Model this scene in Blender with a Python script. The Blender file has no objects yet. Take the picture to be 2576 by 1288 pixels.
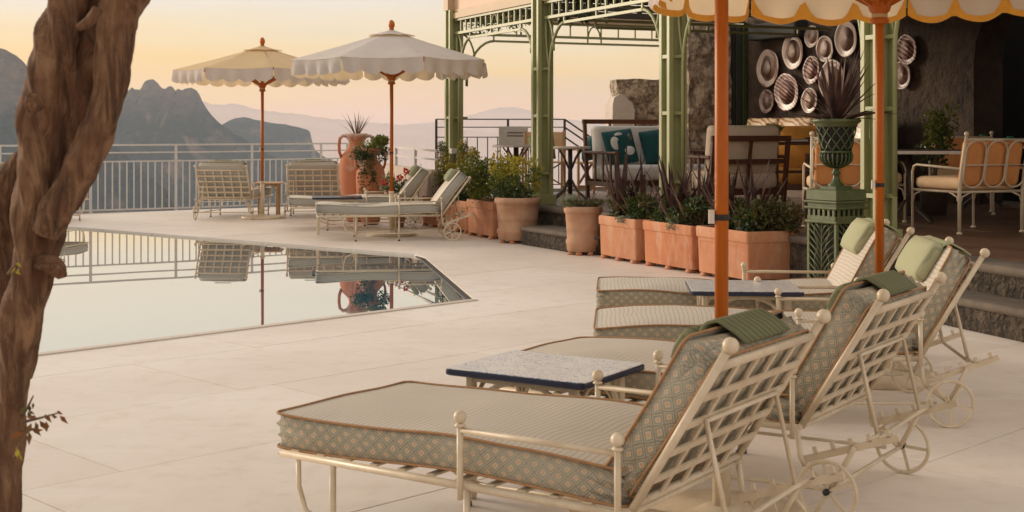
import bpy, bmesh, math, random
from mathutils import Vector, Matrix, noise
R = math.radians
# ------------------------------------------------------------------ camera, sky, sun, exposure
scene = bpy.context.scene
C = scene.collection
F, HY, HC = 3400.0, 325.0, 1.3            # focal length / horizon row of the survey picture (2576 px wide), eye height
cam_d = bpy.data.cameras.new('camera'); cam = bpy.data.objects.new('camera', cam_d); C.objects.link(cam)
cam.location = (0, 0, HC); cam.rotation_euler = (R(90), 0, 0)
cam_d.sensor_width = 36; cam_d.lens = 36 * F / 2576; cam_d.shift_y = -(644 - HY) / 2576
cam_d.clip_start = 0.05; cam_d.clip_end = 90000
cam_d.dof.use_dof = True; cam_d.dof.focus_distance = 9.0; cam_d.dof.aperture_fstop = 9.0
scene.camera = cam

SUN_DIR = Vector((-0.82, 0.50, 0.185)).normalized()      # towards the sun: low, left, a little ahead
w = bpy.data.worlds.new('World'); scene.world = w; w.use_nodes = True
nt = w.node_tree; nt.nodes.clear()
def N(t, **k):
    n = nt.nodes.new(t)
    for a, b in k.items(): setattr(n, a, b)
    return n
out = N('ShaderNodeOutputWorld'); bg = N('ShaderNodeBackground'); sky = N('ShaderNodeTexSky')
sky.sky_type = 'NISHITA'; sky.sun_disc = False; sky.sun_elevation = math.asin(SUN_DIR.z); sky.sun_rotation = math.atan2(SUN_DIR.x, SUN_DIR.y)
sky.air_density = 1.4; sky.dust_density = 3.0; sky.ozone_density = 1.0
tc = N('ShaderNodeTexCoord'); sep = N('ShaderNodeSeparateXYZ'); asin = N('ShaderNodeMath', operation='ARCSINE')
nz = N('ShaderNodeTexNoise'); nz.inputs['Scale'].default_value = 3.0; nz.inputs['Detail'].default_value = 5
mp = N('ShaderNodeMapping'); mp.inputs['Scale'].default_value = (1, 1, 9)
nadd = N('ShaderNodeMath', operation='MULTIPLY_ADD'); nadd.inputs[1].default_value = 0.07; 
mr = N('ShaderNodeMapRange'); mr.inputs['From Min'].default_value = -0.05; mr.inputs['From Max'].default_value = 1.15
ramp = N('ShaderNodeValToRGB')
def srgb(r, g, b):
    f = lambda c: (c / 255 / 12.92) if c <= 10 else (((c / 255) + 0.055) / 1.055) ** 2.4
    return (f(r), f(g), f(b), 1)
def el(deg): return (R(deg) + 0.05) / 1.2
st = [(-4, srgb(240, 202, 184)), (0.05, srgb(248, 200, 176)), (0.7, srgb(254, 201, 156)), (1.5, srgb(255, 203, 132)), (2.8, srgb(254, 212, 142)), (4.0, srgb(247, 221, 178)), (5.4, srgb(240, 228, 212)),
      (9, srgb(238, 230, 218)), (30, srgb(245, 236, 223)), (62, srgb(242, 234, 224))]
cr = ramp.color_ramp
while len(cr.elements) < len(st): cr.elements.new(0.5)
for e, (d_, c_) in zip(cr.elements, st): e.position = max(0, el(d_)); e.color = c_
mix = N('ShaderNodeMix', data_type='RGBA'); mix.inputs[0].default_value = 0.90
mulS = N('ShaderNodeMix', data_type='RGBA', blend_type='MULTIPLY'); mulS.inputs[0].default_value = 1; mulS.inputs[7].default_value = (0.1, 0.1, 0.1, 1)
L = nt.links.new
L(tc.outputs['Generated'], sep.inputs[0]); L(sep.outputs['Z'], asin.inputs[0])
L(tc.outputs['Generated'], mp.inputs[0]); L(mp.outputs[0], nz.inputs['Vector'])
L(nz.outputs['Fac'], nadd.inputs[0]); L(asin.outputs[0], nadd.inputs[2])
sub = N('ShaderNodeMath', operation='SUBTRACT'); sub.inputs[1].default_value = 0.035
L(nadd.outputs[0], sub.inputs[0]); L(sub.outputs[0], mr.inputs['Value']); L(mr.outputs[0], ramp.inputs[0])
L(sky.outputs[0], mulS.inputs[6]); L(mulS.outputs[2], mix.inputs[6]); 
cn_ = N('ShaderNodeTexNoise'); cn_.inputs['Scale'].default_value = 2.2; cn_.inputs['Detail'].default_value = 6; cn_.inputs['Roughness'].default_value = .55; cmp_ = N('ShaderNodeMapping'); cmp_.inputs['Scale'].default_value = (1.2, 1.2, 16); cmp_.inputs['Location'].default_value = (.6, .2, .4)
L(tc.outputs['Generated'], cmp_.inputs[0]); L(cmp_.outputs[0], cn_.inputs['Vector']); crp = N('ShaderNodeValToRGB'); crp.color_ramp.elements[0].position = .48; crp.color_ramp.elements[1].position = .72; crp.color_ramp.elements[1].color = (.34, .34, .34, 1)
L(cn_.outputs['Fac'], crp.inputs[0]); cmx = N('ShaderNodeMix', data_type='RGBA'); cmx.inputs[7].default_value = srgb(218, 204, 196); L(crp.outputs[0], cmx.inputs[0]); L(ramp.outputs[0], cmx.inputs[6]); L(cmx.outputs[2], mix.inputs[7])
L(mix.outputs[2], bg.inputs['Color']); bg.inputs['Strength'].default_value = 1.0; L(bg.outputs[0], out.inputs['Surface'])
sd = bpy.data.lights.new('sun', 'SUN'); sd.energy = 2.6; sd.angle = R(18); sd.color = (1.0, 0.83, 0.64)
so = bpy.data.objects.new('sun', sd); C.objects.link(so); so.rotation_euler = SUN_DIR.to_track_quat('Z', 'Y').to_euler()
vs = scene.view_settings; vs.view_transform = 'Standard'; vs.look = 'None'; vs.exposure = 0.15; vs.gamma = 1.0; vs.use_curve_mapping = False
scene.render.engine = 'CYCLES'; cy = scene.cycles
cy.use_denoising = True; cy.max_bounces = 6; cy.diffuse_bounces = 3; cy.glossy_bounces = 3; cy.transmission_bounces = 4; cy.transparent_max_bounces = 6
cy.volume_bounces = 2; cy.sample_clamp_indirect = 6; cy.caustics_reflective = False; cy.caustics_refractive = False

# ------------------------------------------------------------------ helpers
def G(px, py, z=0.0):
    d = F * (HC - z) / (py - HY); return Vector(((px - 1288) * d / F, d, z))
def D(px, py, d):
    return Vector(((px - 1288) * d / F, d, HC - (py - HY) * d / F))
def tag(o, label=None, cat=None, group=None, kind=None):
    if label: o['label'] = label
    if cat: o['category'] = cat
    if group: o['group'] = group
    if kind: o['kind'] = kind
    return o
def empty(name, loc, rz=0, label=None, cat=None, group=None):
    o = bpy.data.objects.new(name, None); C.objects.link(o); o.location = loc; o.rotation_euler = (0, 0, rz); o.empty_display_size = 0.1
    return tag(o, label, cat, group)
def put(name, mesh, parent=None, M=None):
    o = bpy.data.objects.new(name, mesh); C.objects.link(o)
    if parent: o.parent = parent
    if M is not None: o.matrix_local = M
    return o
def copy_tree(o, parent=None):
    c = o.copy(); C.objects.link(c); c.parent = parent
    for ch in list(o.children): copy_tree(ch, c)
    return c
def rr(hx, hy, r, k=4):
    r = max(min(r, hx * .999, hy * .999), 1e-4); pts = []
    for sx, sy, a0 in ((1, 1, 0), (-1, 1, 90), (-1, -1, 180), (1, -1, 270)):
        for i in range(k + 1):
            a = R(a0 + 90 * i / k); pts.append((sx * (hx - r) + r * math.cos(a), sy * (hy - r) + r * math.sin(a)))
    return pts
class MB:
    def __init__(s): s.v = []; s.f = []
    def add(s, vs, fs):
        b = len(s.v); s.v += [tuple(p) for p in vs]; s.f += [tuple(i + b for i in f) for f in fs]; return s
    def box(s, c, size, M=None):
        c = Vector(c); h = [x / 2 for x in size]; vs = []
        for dx in (-1, 1):
            for dy in (-1, 1):
                for dz in (-1, 1):
                    p = Vector((dx * h[0], dy * h[1], dz * h[2]))
                    if M is not None: p = M @ p
                    vs.append(p + c)
        return s.add(vs, [(0, 1, 3, 2), (4, 6, 7, 5), (0, 4, 5, 1), (2, 3, 7, 6), (0, 2, 6, 4), (1, 5, 7, 3)])
    def bar(s, p, q, wd, ht, up=(0, 0, 1)):
        p, q = Vector(p), Vector(q); x = (q - p); l = x.length; x.normalize(); u = Vector(up)
        y = u.cross(x)
        if y.length < 1e-5: y = Vector((0, 1, 0)).cross(x)
        y.normalize(); z = x.cross(y)
        return s.box((p + q) / 2, (l, wd, ht), Matrix((x, y, z)).transposed())
    def tube(s, pts, r, n=8, closed=False, cap=True, squash=1.0):
        pts = [Vector(p) for p in pts]; m = len(pts); rs = r if isinstance(r, (list, tuple)) else [r] * m
        vs = []; fs = []; nrm = None
        for i, p in enumerate(pts):
            a = pts[(i - 1) % m] if (closed or i > 0) else p; b = pts[(i + 1) % m] if (closed or i < m - 1) else p
            t = (b - a)
            if t.length < 1e-9: t = Vector((0, 0, 1))
            t.normalize()
            if nrm is None:
                nrm = t.orthogonal().normalized()
                if abs(t.z) < .9: nrm = (Vector((0, 0, 1)) - t * t.z).normalized()
            else:
                nrm = (nrm - t * nrm.dot(t))
                nrm = nrm.normalized() if nrm.length > 1e-6 else t.orthogonal().normalized()
            bn = t.cross(nrm)
            for k in range(n):
                a_ = 2 * math.pi * k / n; vs.append(p + nrm * (math.cos(a_) * rs[i]) + bn * (math.sin(a_) * rs[i] * squash))
        for i in range(m if closed else m - 1):
            j = (i + 1) % m
            for k in range(n): fs.append((i * n + k, i * n + (k + 1) % n, j * n + (k + 1) % n, j * n + k))
        if cap and not closed: fs.append(tuple(range(n - 1, -1, -1))); fs.append(tuple((m - 1) * n + k for k in range(n)))
        return s.add(vs, fs)
    def lathe(s, prof, n=24, c=(0, 0, 0), wob=None):
        vs = []; fs = []; m = len(prof)
        for r, z in prof:
            for k in range(n):
                a = 2 * math.pi * k / n; rr_ = r * (1 + (wob(a, z) if wob else 0)); vs.append((c[0] + rr_ * math.cos(a), c[1] + rr_ * math.sin(a), c[2] + z))
        for i in range(m - 1):
            for k in range(n): fs.append((i * n + k, i * n + (k + 1) % n, (i + 1) * n + (k + 1) % n, (i + 1) * n + k))
        fs.append(tuple(range(n - 1, -1, -1))); fs.append(tuple((m - 1) * n + k for k in range(n)))
        return s.add(vs, fs)
    def ball(s, c, r, n=12):
        m = n // 2; prof = [(max(r * math.sin(math.pi * i / m), r * .02), -r * math.cos(math.pi * i / m)) for i in range(m + 1)]
        return s.lathe(prof, n, c)
    def loft(s, secs, c=(0, 0, 0), k=3, caps=(True, True), fn=None):
        vs = []; fs = []; n = 4 * (k + 1)
        for hx, hy, z, r in secs:
            for x, y in rr(hx, hy, r, k):
                p = Vector((x, y, z))
                if fn: p = fn(p)
                vs.append((c[0] + p.x, c[1] + p.y, c[2] + p.z))
        for i in range(len(secs) - 1):
            for q in range(n): fs.append((i * n + q, i * n + (q + 1) % n, (i + 1) * n + (q + 1) % n, (i + 1) * n + q))
        if caps[0]: fs.append(tuple(range(n - 1, -1, -1)))
        if caps[1]: fs.append(tuple((len(secs) - 1) * n + q for q in range(n)))
        return s.add(vs, fs)
    def poly(s, pts, z0, z1):
        n = len(pts); a = sum(pts[i][0] * pts[(i + 1) % n][1] - pts[(i + 1) % n][0] * pts[i][1] for i in range(n))
        if a < 0: pts = pts[::-1]
        vs = [(p[0], p[1], z0) for p in pts] + [(p[0], p[1], z1) for p in pts]
        return s.add(vs, [tuple(range(n - 1, -1, -1)), tuple(range(n, 2 * n))] + [(i, (i + 1) % n, n + (i + 1) % n, n + i) for i in range(n)])
    def mesh(s, name, mat, smooth=False):
        me = bpy.data.meshes.new(name); me.from_pydata(s.v, [], s.f); me.update()
        if smooth: me.polygons.foreach_set('use_smooth', [True] * len(me.polygons))
        if mat: me.materials.append(mat)
        return me
    def build(s, name, mat, parent=None, smooth=False, M=None):
        return put(name, s.mesh(name, mat, smooth), parent, M)
def bevel(o, wd=.006, seg=2):
    m = o.modifiers.new('bevel', 'BEVEL'); m.width = wd; m.segments = seg; m.limit_method = 'ANGLE'; return o
def arc(fn, a0, a1, n):
    return [fn(a0 + (a1 - a0) * i / n) for i in range(n + 1)]

# ------------------------------------------------------------------ materials
def newmat(name):
    m = bpy.data.materials.new(name); m.use_nodes = True; return m, m.node_tree, m.node_tree.nodes['Principled BSDF']
def nd(t, k, **kw):
    n = t.nodes.new(k)
    for a, b in kw.items(): setattr(n, a, b)
    return n
def mixc(t, fac, a, b, blend='MIX'):
    n = nd(t, 'ShaderNodeMix', data_type='RGBA', blend_type=blend)
    for i, x in ((0, fac), (6, a), (7, b)):
        if hasattr(x, 'node'): t.links.new(x, n.inputs[i])
        else: n.inputs[i].default_value = x if i == 0 else (*x[:3], 1)
    return n.outputs[2]
def mth(t, op, a, b=0.0, c=None):
    n = nd(t, 'ShaderNodeMath', operation=op)
    for i, x in enumerate((a, b, c)):
        if x is None: continue
        if hasattr(x, 'node'): t.links.new(x, n.inputs[i])
        else: n.inputs[i].default_value = x
    return n.outputs[0]
def tnoise(t, scale, vec=None, detail=5, rough=.6, dist=0):
    n = nd(t, 'ShaderNodeTexNoise'); n.inputs['Scale'].default_value = scale; n.inputs['Detail'].default_value = detail; n.inputs['Roughness'].default_value = rough; n.inputs['Distortion'].default_value = dist
    if vec is not None: t.links.new(vec, n.inputs['Vector'])
    return n.outputs['Fac']
def tramp(t, fac, stops, const=False):
    n = nd(t, 'ShaderNodeValToRGB'); cr = n.color_ramp
    if const: cr.interpolation = 'CONSTANT'
    while len(cr.elements) < len(stops): cr.elements.new(.5)
    for e, (p, c) in zip(cr.elements, stops): e.position = p; e.color = (*c[:3], 1)
    t.links.new(fac, n.inputs[0]); return n.outputs[0]
def coords(t, kind='Object', scale=None, rot=None):
    c = nd(t, 'ShaderNodeTexCoord').outputs[kind]
    if scale or rot:
        m = nd(t, 'ShaderNodeMapping'); t.links.new(c, m.inputs[0])
        if scale: m.inputs['Scale'].default_value = scale
        if rot: m.inputs['Rotation'].default_value = rot
        return m.outputs[0]
    return c
def bump(t, b, h, strength=.3, dist=.01):
    n = nd(t, 'ShaderNodeBump'); n.inputs['Strength'].default_value = strength; n.inputs['Distance'].default_value = dist
    t.links.new(h, n.inputs['Height']); t.links.new(n.outputs[0], b.inputs['Normal'])
def basic(name, c1, c2=None, rough=.6, scale=12, bs=.15, bd=.004, vscale=None, metal=0, spec=.5, rvar=0, perobj=0):
    m, t, b = newmat(name); b.inputs['Roughness'].default_value = rough; b.inputs['Metallic'].default_value = metal; b.inputs['Specular IOR Level'].default_value = spec
    v = coords(t, 'Object', vscale); n = tnoise(t, scale, v)
    c2 = c2 or tuple(x * .78 for x in c1)
    fac = tramp(t, n, [(.3, (0, 0, 0)), (.7, (1, 1, 1))]); col = mixc(t, fac, c1, c2)
    if perobj:
        oi = nd(t, 'ShaderNodeObjectInfo'); k = mth(t, 'MULTIPLY_ADD', oi.outputs['Random'], perobj, 1 - perobj / 2)
        cc = nd(t, 'ShaderNodeCombineColor'); [t.links.new(k, cc.inputs[i]) for i in range(3)]; col = mixc(t, 1.0, col, cc.outputs[0], 'MULTIPLY')
    t.links.new(col, b.inputs['Base Color'])
    if rvar: t.links.new(mth(t, 'MULTIPLY_ADD', n, rvar, rough - rvar / 2), b.inputs['Roughness'])
    if bs: bump(t, b, tnoise(t, scale * 4, v), bs, bd)
    return m
M_ = {}
M_['metal'] = basic('cream_metal', (.71, .61, .47), (.58, .47, .33), .42, 14, .12, .002, rvar=.2)
M_['metal_white'] = basic('white_metal', (.72, .67, .60), (.62, .56, .49), .4, 20, .05, .002)
M_['rail_grey'] = basic('grey_rail', (.60, .58, .56), (.5, .48, .46), .42, 20, .05, .002)
M_['iron'] = basic('dark_iron', (.045, .035, .03), (.07, .045, .03), .5, 30, .1, .002)
M_['iron_brown'] = basic('brown_iron', (.10, .052, .03), (.07, .04, .025), .5, 30, .1, .002)
M_['rubber'] = basic('rubber', (.02, .02, .02), None, .7, 20, 0)
M_['canvas'] = basic('white_canvas', (.66, .62, .60), (.60, .56, .54), .85, 6, .25, .002)
M_['canvas_backlit_cream'] = basic('backlit_cream_canvas', (.70, .53, .31), (.63, .47, .27), .85, 6, .25, .002)  # far canopy's backlit glow put into the cloth colour; hub bands share it
for k in ('canvas', 'canvas_backlit_cream'):
    m = M_[k]; t = m.node_tree; b = t.nodes['Principled BSDF']; tr = nd(t, 'ShaderNodeBsdfTranslucent'); ms = nd(t, 'ShaderNodeMixShader'); ms.inputs[0].default_value = .3
    tr.inputs['Color'].default_value = (.95, .72, .42, 1); t.links.new(b.outputs[0], ms.inputs[1]); t.links.new(tr.outputs[0], ms.inputs[2]); t.links.new(ms.outputs[0], t.nodes['Material Output'].inputs[0])
M_['trim'] = basic('mustard_trim', (.84, .44, .06), (.74, .36, .05), .8, 20, .2, .002)
M_['terra'] = None
M_['sage'] = basic('sage_canvas', (.30, .32, .20), (.25, .27, .165), .9, 40, .2, .002)
M_['cushion_white'] = basic('white_cushion', (.90, .87, .84), (.85, .82, .79), .9, 8, .25, .006)
M_['cushion_tan'] = basic('tan_cushion', (.80, .56, .34), (.72, .49, .29), .9, 10, .2, .004)
M_['cushion_tan_shaded'] = basic('shaded_tan_cushion', (.74, .32, .11), (.64, .27, .09), .9, 10, .2, .004)  # tan cushion browned, the shade on chair backs put into its colour
M_['cushion_cream'] = basic('cream_cushion', (.84, .67, .52), (.76, .60, .46), .9, 10, .2, .004)
M_['cushion_mustard'] = basic('mustard_cushion', (.66, .30, .05), (.56, .24, .04), .9, 10, .2, .004)
M_['top_plain'] = basic('plain_cream_top', (.66, .61, .54), (.60, .55, .48), .9, 20, .2, .003)
M_['side_plain'] = basic('grey_woven_side', (.36, .345, .31), (.47, .45, .40), .9, 160, .3, .002)
M_['orange_piping'] = basic('orange_piping', (.42, .235, .11), (.33, .175, .08), .8, 60, .2, .001)
M_['teal'] = basic('teal_cloth', (.012, .10, .105), (.01, .075, .08), .9, 10, .2, .003)
M_['green'] = None
M_['navy'] = basic('navy_edge', (.012, .022, .06), (.01, .018, .05), .25, 20, .02, .001)
M_['soil'] = basic('soil', (.03, .02, .014), (.05, .035, .022), .95, 30, .6, .02)
M_['glassgreen'] = basic('green_glassware', (.03, .20, .09), (.02, .14, .06), .15, 10, 0)
M_['wall_dark'] = basic('dark_stone_wall', (.105, .066, .042), (.026, .018, .014), .9, 1.6, 1.0, .08)
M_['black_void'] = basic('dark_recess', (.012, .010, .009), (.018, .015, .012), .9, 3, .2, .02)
M_['ceiling'] = basic('dark_boards', (.05, .035, .025), (.035, .026, .02), .8, 4, .2, .01, (1, 8, 1))
M_['tan_fascia'] = basic('tan_fascia', (.50, .36, .21), (.45, .32, .19), .55, 5, .05, .003)
M_['peach_panel'] = basic('peach_panel', (.68, .47, .33), (.62, .43, .30), .6, 3, .05, .003)
M_['plaster'] = basic('white_plaster', (.66, .57, .50), (.55, .46, .39), .9, 4, .4, .02)
M_['red'] = basic('red_petals', (.62, .05, .025), (.5, .03, .02), .7, 20, 0)
M_['book'] = basic('book_cover', (.35, .13, .05), (.2, .08, .04), .7, 10, 0)
M_['rope'] = basic('twig', (.16, .10, .06), (.10, .06, .04), .9, 30, .3, .003)

def leafmat(name, c1, c2, rough=.55, trans=.25):
    m, t, b = newmat(name); b.inputs['Roughness'].default_value = rough
    n = tnoise(t, 9, coords(t), 3); col = tramp(t, n, [(.35, c1), (.65, c2)])
    t.links.new(col, b.inputs['Base Color'])
    tr = nd(t, 'ShaderNodeBsdfTranslucent'); ms = nd(t, 'ShaderNodeMixShader'); ms.inputs[0].default_value = trans
    t.links.new(mixc(t, 1.0, col, (1.3, 1.2, .6), 'MULTIPLY'), tr.inputs['Color'])
    t.links.new(b.outputs[0], ms.inputs[1]); t.links.new(tr.outputs[0], ms.inputs[2]); t.links.new(ms.outputs[0], t.nodes['Material Output'].inputs[0])
    return m
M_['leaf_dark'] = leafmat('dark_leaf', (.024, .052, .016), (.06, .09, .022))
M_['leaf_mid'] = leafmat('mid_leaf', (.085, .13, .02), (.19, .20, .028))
M_['leaf_yellow'] = leafmat('yellow_leaf', (.26, .24, .025), (.46, .37, .04))
M_['leaf_silver'] = leafmat('silver_leaf', (.16, .19, .14), (.24, .27, .2))
M_['leaf_purple'] = leafmat('purple_blade', (.036, .019, .018), (.085, .045, .038), .65, .05); M_['leaf_purple'].node_tree.nodes['Principled BSDF'].inputs['Specular IOR Level'].default_value = .15
M_['leaf_olive'] = leafmat('olive_leaf', (.05, .055, .015), (.10, .085, .02))
M_['leaf_rust'] = leafmat('rust_leaf', (.20, .07, .02), (.12, .06, .015))
M_['leaf_tan'] = leafmat('tan_blade', (.16, .085, .055), (.25, .15, .10), .5, .15)

def terra_mat():
    m, t, b = newmat('terracotta'); b.inputs['Roughness'].default_value = .82
    v = coords(t); a = tnoise(t, 3.5, v, 6, .65); s = tnoise(t, 9, coords(t, 'Object', (1, 1, .35)), 6, .7)
    c = mixc(t, tramp(t, a, [(.35, (0, 0, 0)), (.65, (1, 1, 1))]), (.52, .195, .08), (.41, .135, .052))
    c = mixc(t, tramp(t, s, [(.48, (0, 0, 0)), (.68, (.7, .7, .7))]), c, (.60, .37, .25))
    dk_ = tnoise(t, 6, coords(t, 'Object', (1.5, 1.5, .7)), 7, .75, .4); c = mixc(t, tramp(t, dk_, [(.54, (0, 0, 0)), (.72, (.6, .6, .6))]), c, (.30, .11, .05))
    oi = nd(t, 'ShaderNodeObjectInfo'); c = mixc(t, mth(t, 'MULTIPLY', oi.outputs['Random'], .35), c, (.55, .32, .20))
    t.links.new(c, b.inputs['Base Color']); bump(t, b, tnoise(t, 40, v), .25, .004); return m
M_['terra'] = terra_mat()
M_['terra_pale'] = basic('weathered_terracotta', (.52, .32, .21), (.38, .19, .105), .85, 5, .5, .006)
def wood_mat(name, c1, c2, rough, axis=2):
    m, t, b = newmat(name); b.inputs['Roughness'].default_value = rough
    sc = [16, 16, 16]; sc[axis] = .8; n = tnoise(t, 4, coords(t, 'Object', tuple(sc)), 8, .7, .8)
    t.links.new(mixc(t, tramp(t, n, [(.3, (0, 0, 0)), (.7, (1, 1, 1))]), c1, c2), b.inputs['Base Color']); bump(t, b, n, .08, .002); b.inputs['Coat Weight'].default_value = .08; b.inputs['Specular IOR Level'].default_value = .25; b.inputs['Coat Roughness'].default_value = .25
    return m
M_['pole'] = wood_mat('varnished_orange_wood', (.50, .135, .008), (.36, .08, .004), .42)
M_['teak'] = wood_mat('dark_teak', (.14, .055, .024), (.09, .034, .016), .45)
M_['pale_wood'] = wood_mat('pale_wood', (.56, .36, .20), (.46, .28, .15), .5)
def green_mat():
    m, t, b = newmat('green_painted_iron'); b.inputs['Roughness'].default_value = .42
    v = coords(t); n = tnoise(t, 2.5, v); n2 = tnoise(t, 25, v)
    c = mixc(t, tramp(t, n, [(.3, (0, 0, 0)), (.7, (1, 1, 1))]), (.33, .33, .155), (.26, .275, .115)); c = mixc(t, tramp(t, n2, [(.62, (0, 0, 0)), (.8, (.5, .5, .5))]), c, (.17, .18, .07))
    t.links.new(c, b.inputs['Base Color']); bump(t, b, n2, .12, .003); return m
M_['green'] = green_mat()
M_['urn_green'] = basic('dark_green_iron', (.06, .088, .024), (.036, .056, .016), .4, 14, .3, .006)
def bark_mat():
    m, t, b = newmat('bark'); b.inputs['Roughness'].default_value = .9
    v = coords(t, 'Object', (1, 1, .16)); a = tnoise(t, 26, v, 8, .7, .6); c_ = tnoise(t, 9, coords(t), 5, .6)
    c = tramp(t, a, [(.30, (.02, .010, .006)), (.45, (.11, .055, .028)), (.62, (.31, .185, .10))])
    c = mixc(t, tramp(t, c_, [(.42, (0, 0, 0)), (.68, (.8, .8, .8))]), c, (.12, .048, .022))
    t.links.new(c, b.inputs['Base Color']); bump(t, b, mth(t, 'ADD', a, mth(t, 'MULTIPLY', c_, .6)), .9, .02); return m
M_['bark'] = bark_mat()
def deck_mat():
    m, t, b = newmat('pale_stone_slab')
    v = nd(t, 'ShaderNodeTexCoord').outputs['Object']; g = nd(t, 'ShaderNodeNewGeometry').outputs['Position']
    a = tnoise(t, .55, g, 6, .6, .3); f = tnoise(t, 7, g, 6, .65); oi = nd(t, 'ShaderNodeObjectInfo')
    sm = nd(t, 'ShaderNodeMapping'); sm.inputs['Rotation'].default_value = (0, 0, R(-45)); sm.inputs['Scale'].default_value = (.5, 3.2, 1); t.links.new(g, sm.inputs[0])
    s = tnoise(t, 2.2, sm.outputs[0], 6, .65, .8)
    c = mixc(t, tramp(t, a, [(.38, (0, 0, 0)), (.62, (1, 1, 1))]), (.82, .735, .665), (.71, .62, .55))
    c = mixc(t, tramp(t, s, [(.5, (0, 0, 0)), (.75, (.4, .4, .4))]), c, (.85, .785, .725))
    c = mixc(t, tramp(t, f, [(.52, (0, 0, 0)), (.75, (.45, .45, .45))]), c, (.53, .425, .345))
    c = mixc(t, mth(t, 'MULTIPLY', oi.outputs['Random'], .4), c, (.63, .53, .46))
    t.links.new(c, b.inputs['Base Color']); t.links.new(mth(t, 'MULTIPLY_ADD', f, .25, .42), b.inputs['Roughness'])
    bump(t, b, f, .08, .004); return m
M_['deck'] = deck_mat()
M_['grout'] = basic('grout', (.30, .24, .195), (.42, .34, .28), .95, 20, .2, .002)
M_['slot'] = basic('slot_shadow', (.035, .03, .028), None, .7, 20, 0)
M_['coping'] = basic('coping_stone', (.62, .53, .46), (.54, .44, .37), .5, 6, .1, .003)
def floor_mat():
    m, t, b = newmat('terracotta_floor_tile'); v = nd(t, 'ShaderNodeNewGeometry').outputs['Position']; a = tnoise(t, 2, v); oi = nd(t, 'ShaderNodeObjectInfo')
    c = mixc(t, a, (.17, .085, .05), (.10, .05, .032)); c = mixc(t, mth(t, 'MULTIPLY', oi.outputs['Random'], .45), c, (.20, .115, .075))
    t.links.new(c, b.inputs['Base Color']); b.inputs['Roughness'].default_value = .45; bump(t, b, tnoise(t, 20, v), .15, .004); return m
M_['floor'] = floor_mat()
def rock_mat(name, c1, c2, c3, scale=9):
    m, t, b = newmat(name); b.inputs['Roughness'].default_value = .92; v = coords(t)
    vo = nd(t, 'ShaderNodeTexVoronoi', feature='F1'); vo.inputs['Scale'].default_value = scale
    n = tnoise(t, scale * .8, v, 8, .7, .5); mv = nd(t, 'ShaderNodeMix', data_type='VECTOR'); mv.inputs[0].default_value = .35
    nn = nd(t, 'ShaderNodeTexNoise'); nn.inputs['Scale'].default_value = scale * .6; t.links.new(v, nn.inputs['Vector']); t.links.new(v, mv.inputs[4]); t.links.new(nn.outputs['Color'], mv.inputs[5]); t.links.new(mv.outputs[1], vo.inputs['Vector'])
    h = mth(t, 'ADD', mth(t, 'MULTIPLY', n, .7), mth(t, 'MULTIPLY', vo.outputs['Distance'], -.5))
    c = tramp(t, n, [(.30, c1), (.5, c2), (.72, c3)]); c = mixc(t, tramp(t, vo.outputs['Distance'], [(.45, (0, 0, 0)), (.8, (.8, .8, .8))]), c, c1)
    t.links.new(c, b.inputs['Base Color']); bump(t, b, h, 1.0, .05); return m
M_['rock'] = rock_mat('rough_limestone', (.09, .065, .045), (.44, .34, .24), (.68, .55, .42))
M_['step'] = rock_mat('dark_step_stone', (.018, .013, .010), (.075, .055, .038), (.17, .125, .085), 14)
M_['tread'] = basic('worn_tread', (.16, .125, .095), (.095, .072, .055), .85, 5, .5, .008)

def diamond_mat():
    m, t, b = newmat('diamond_brocade'); b.inputs['Roughness'].default_value = .9
    s = nd(t, 'ShaderNodeSeparateXYZ'); t.links.new(coords(t), s.inputs[0]); x, y, z = s.outputs
    wob = mth(t, 'MULTIPLY', tnoise(t, 18, coords(t), 2), .018)
    u = mth(t, 'MULTIPLY', mth(t, 'ADD', mth(t, 'ADD', x, wob), mth(t, 'MULTIPLY', y, .6)), 1 / .052)
    q = mth(t, 'MULTIPLY', mth(t, 'ADD', mth(t, 'ADD', z, wob), mth(t, 'MULTIPLY', y, .55)), 1 / .042)
    fa = mth(t, 'ABSOLUTE', mth(t, 'SUBTRACT', mth(t, 'FRACT', mth(t, 'ADD', mth(t, 'ADD', u, q), 50)), .5))
    fb = mth(t, 'ABSOLUTE', mth(t, 'SUBTRACT', mth(t, 'FRACT', mth(t, 'ADD', mth(t, 'SUBTRACT', u, q), 50)), .5))
    mm = mth(t, 'MAXIMUM', fa, fb)
    sage, dk, org, cr_ = (.43, .395, .30), (.17, .17, .145), (.58, .29, .13), (.60, .51, .39)
    c = tramp(t, mm, [(0, org), (.12, org), (.13, cr_), (.19, cr_), (.20, sage), (.30, dk), (.335, dk), (.35, sage), (.42, sage), (.45, dk), (.5, dk)])
    c = mixc(t, mth(t, 'MULTIPLY', tnoise(t, 90, coords(t), 2), .6), c, (.42, .38, .29)); c = mixc(t, tramp(t, tnoise(t, 4, coords(t), 3), [(.45, (0, 0, 0)), (.7, (.45, .45, .45))]), c, (.50, .45, .36))
    t.links.new(c, b.inputs['Base Color']); bump(t, b, mm, .3, .003); return m
M_['diamond'] = diamond_mat()
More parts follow.
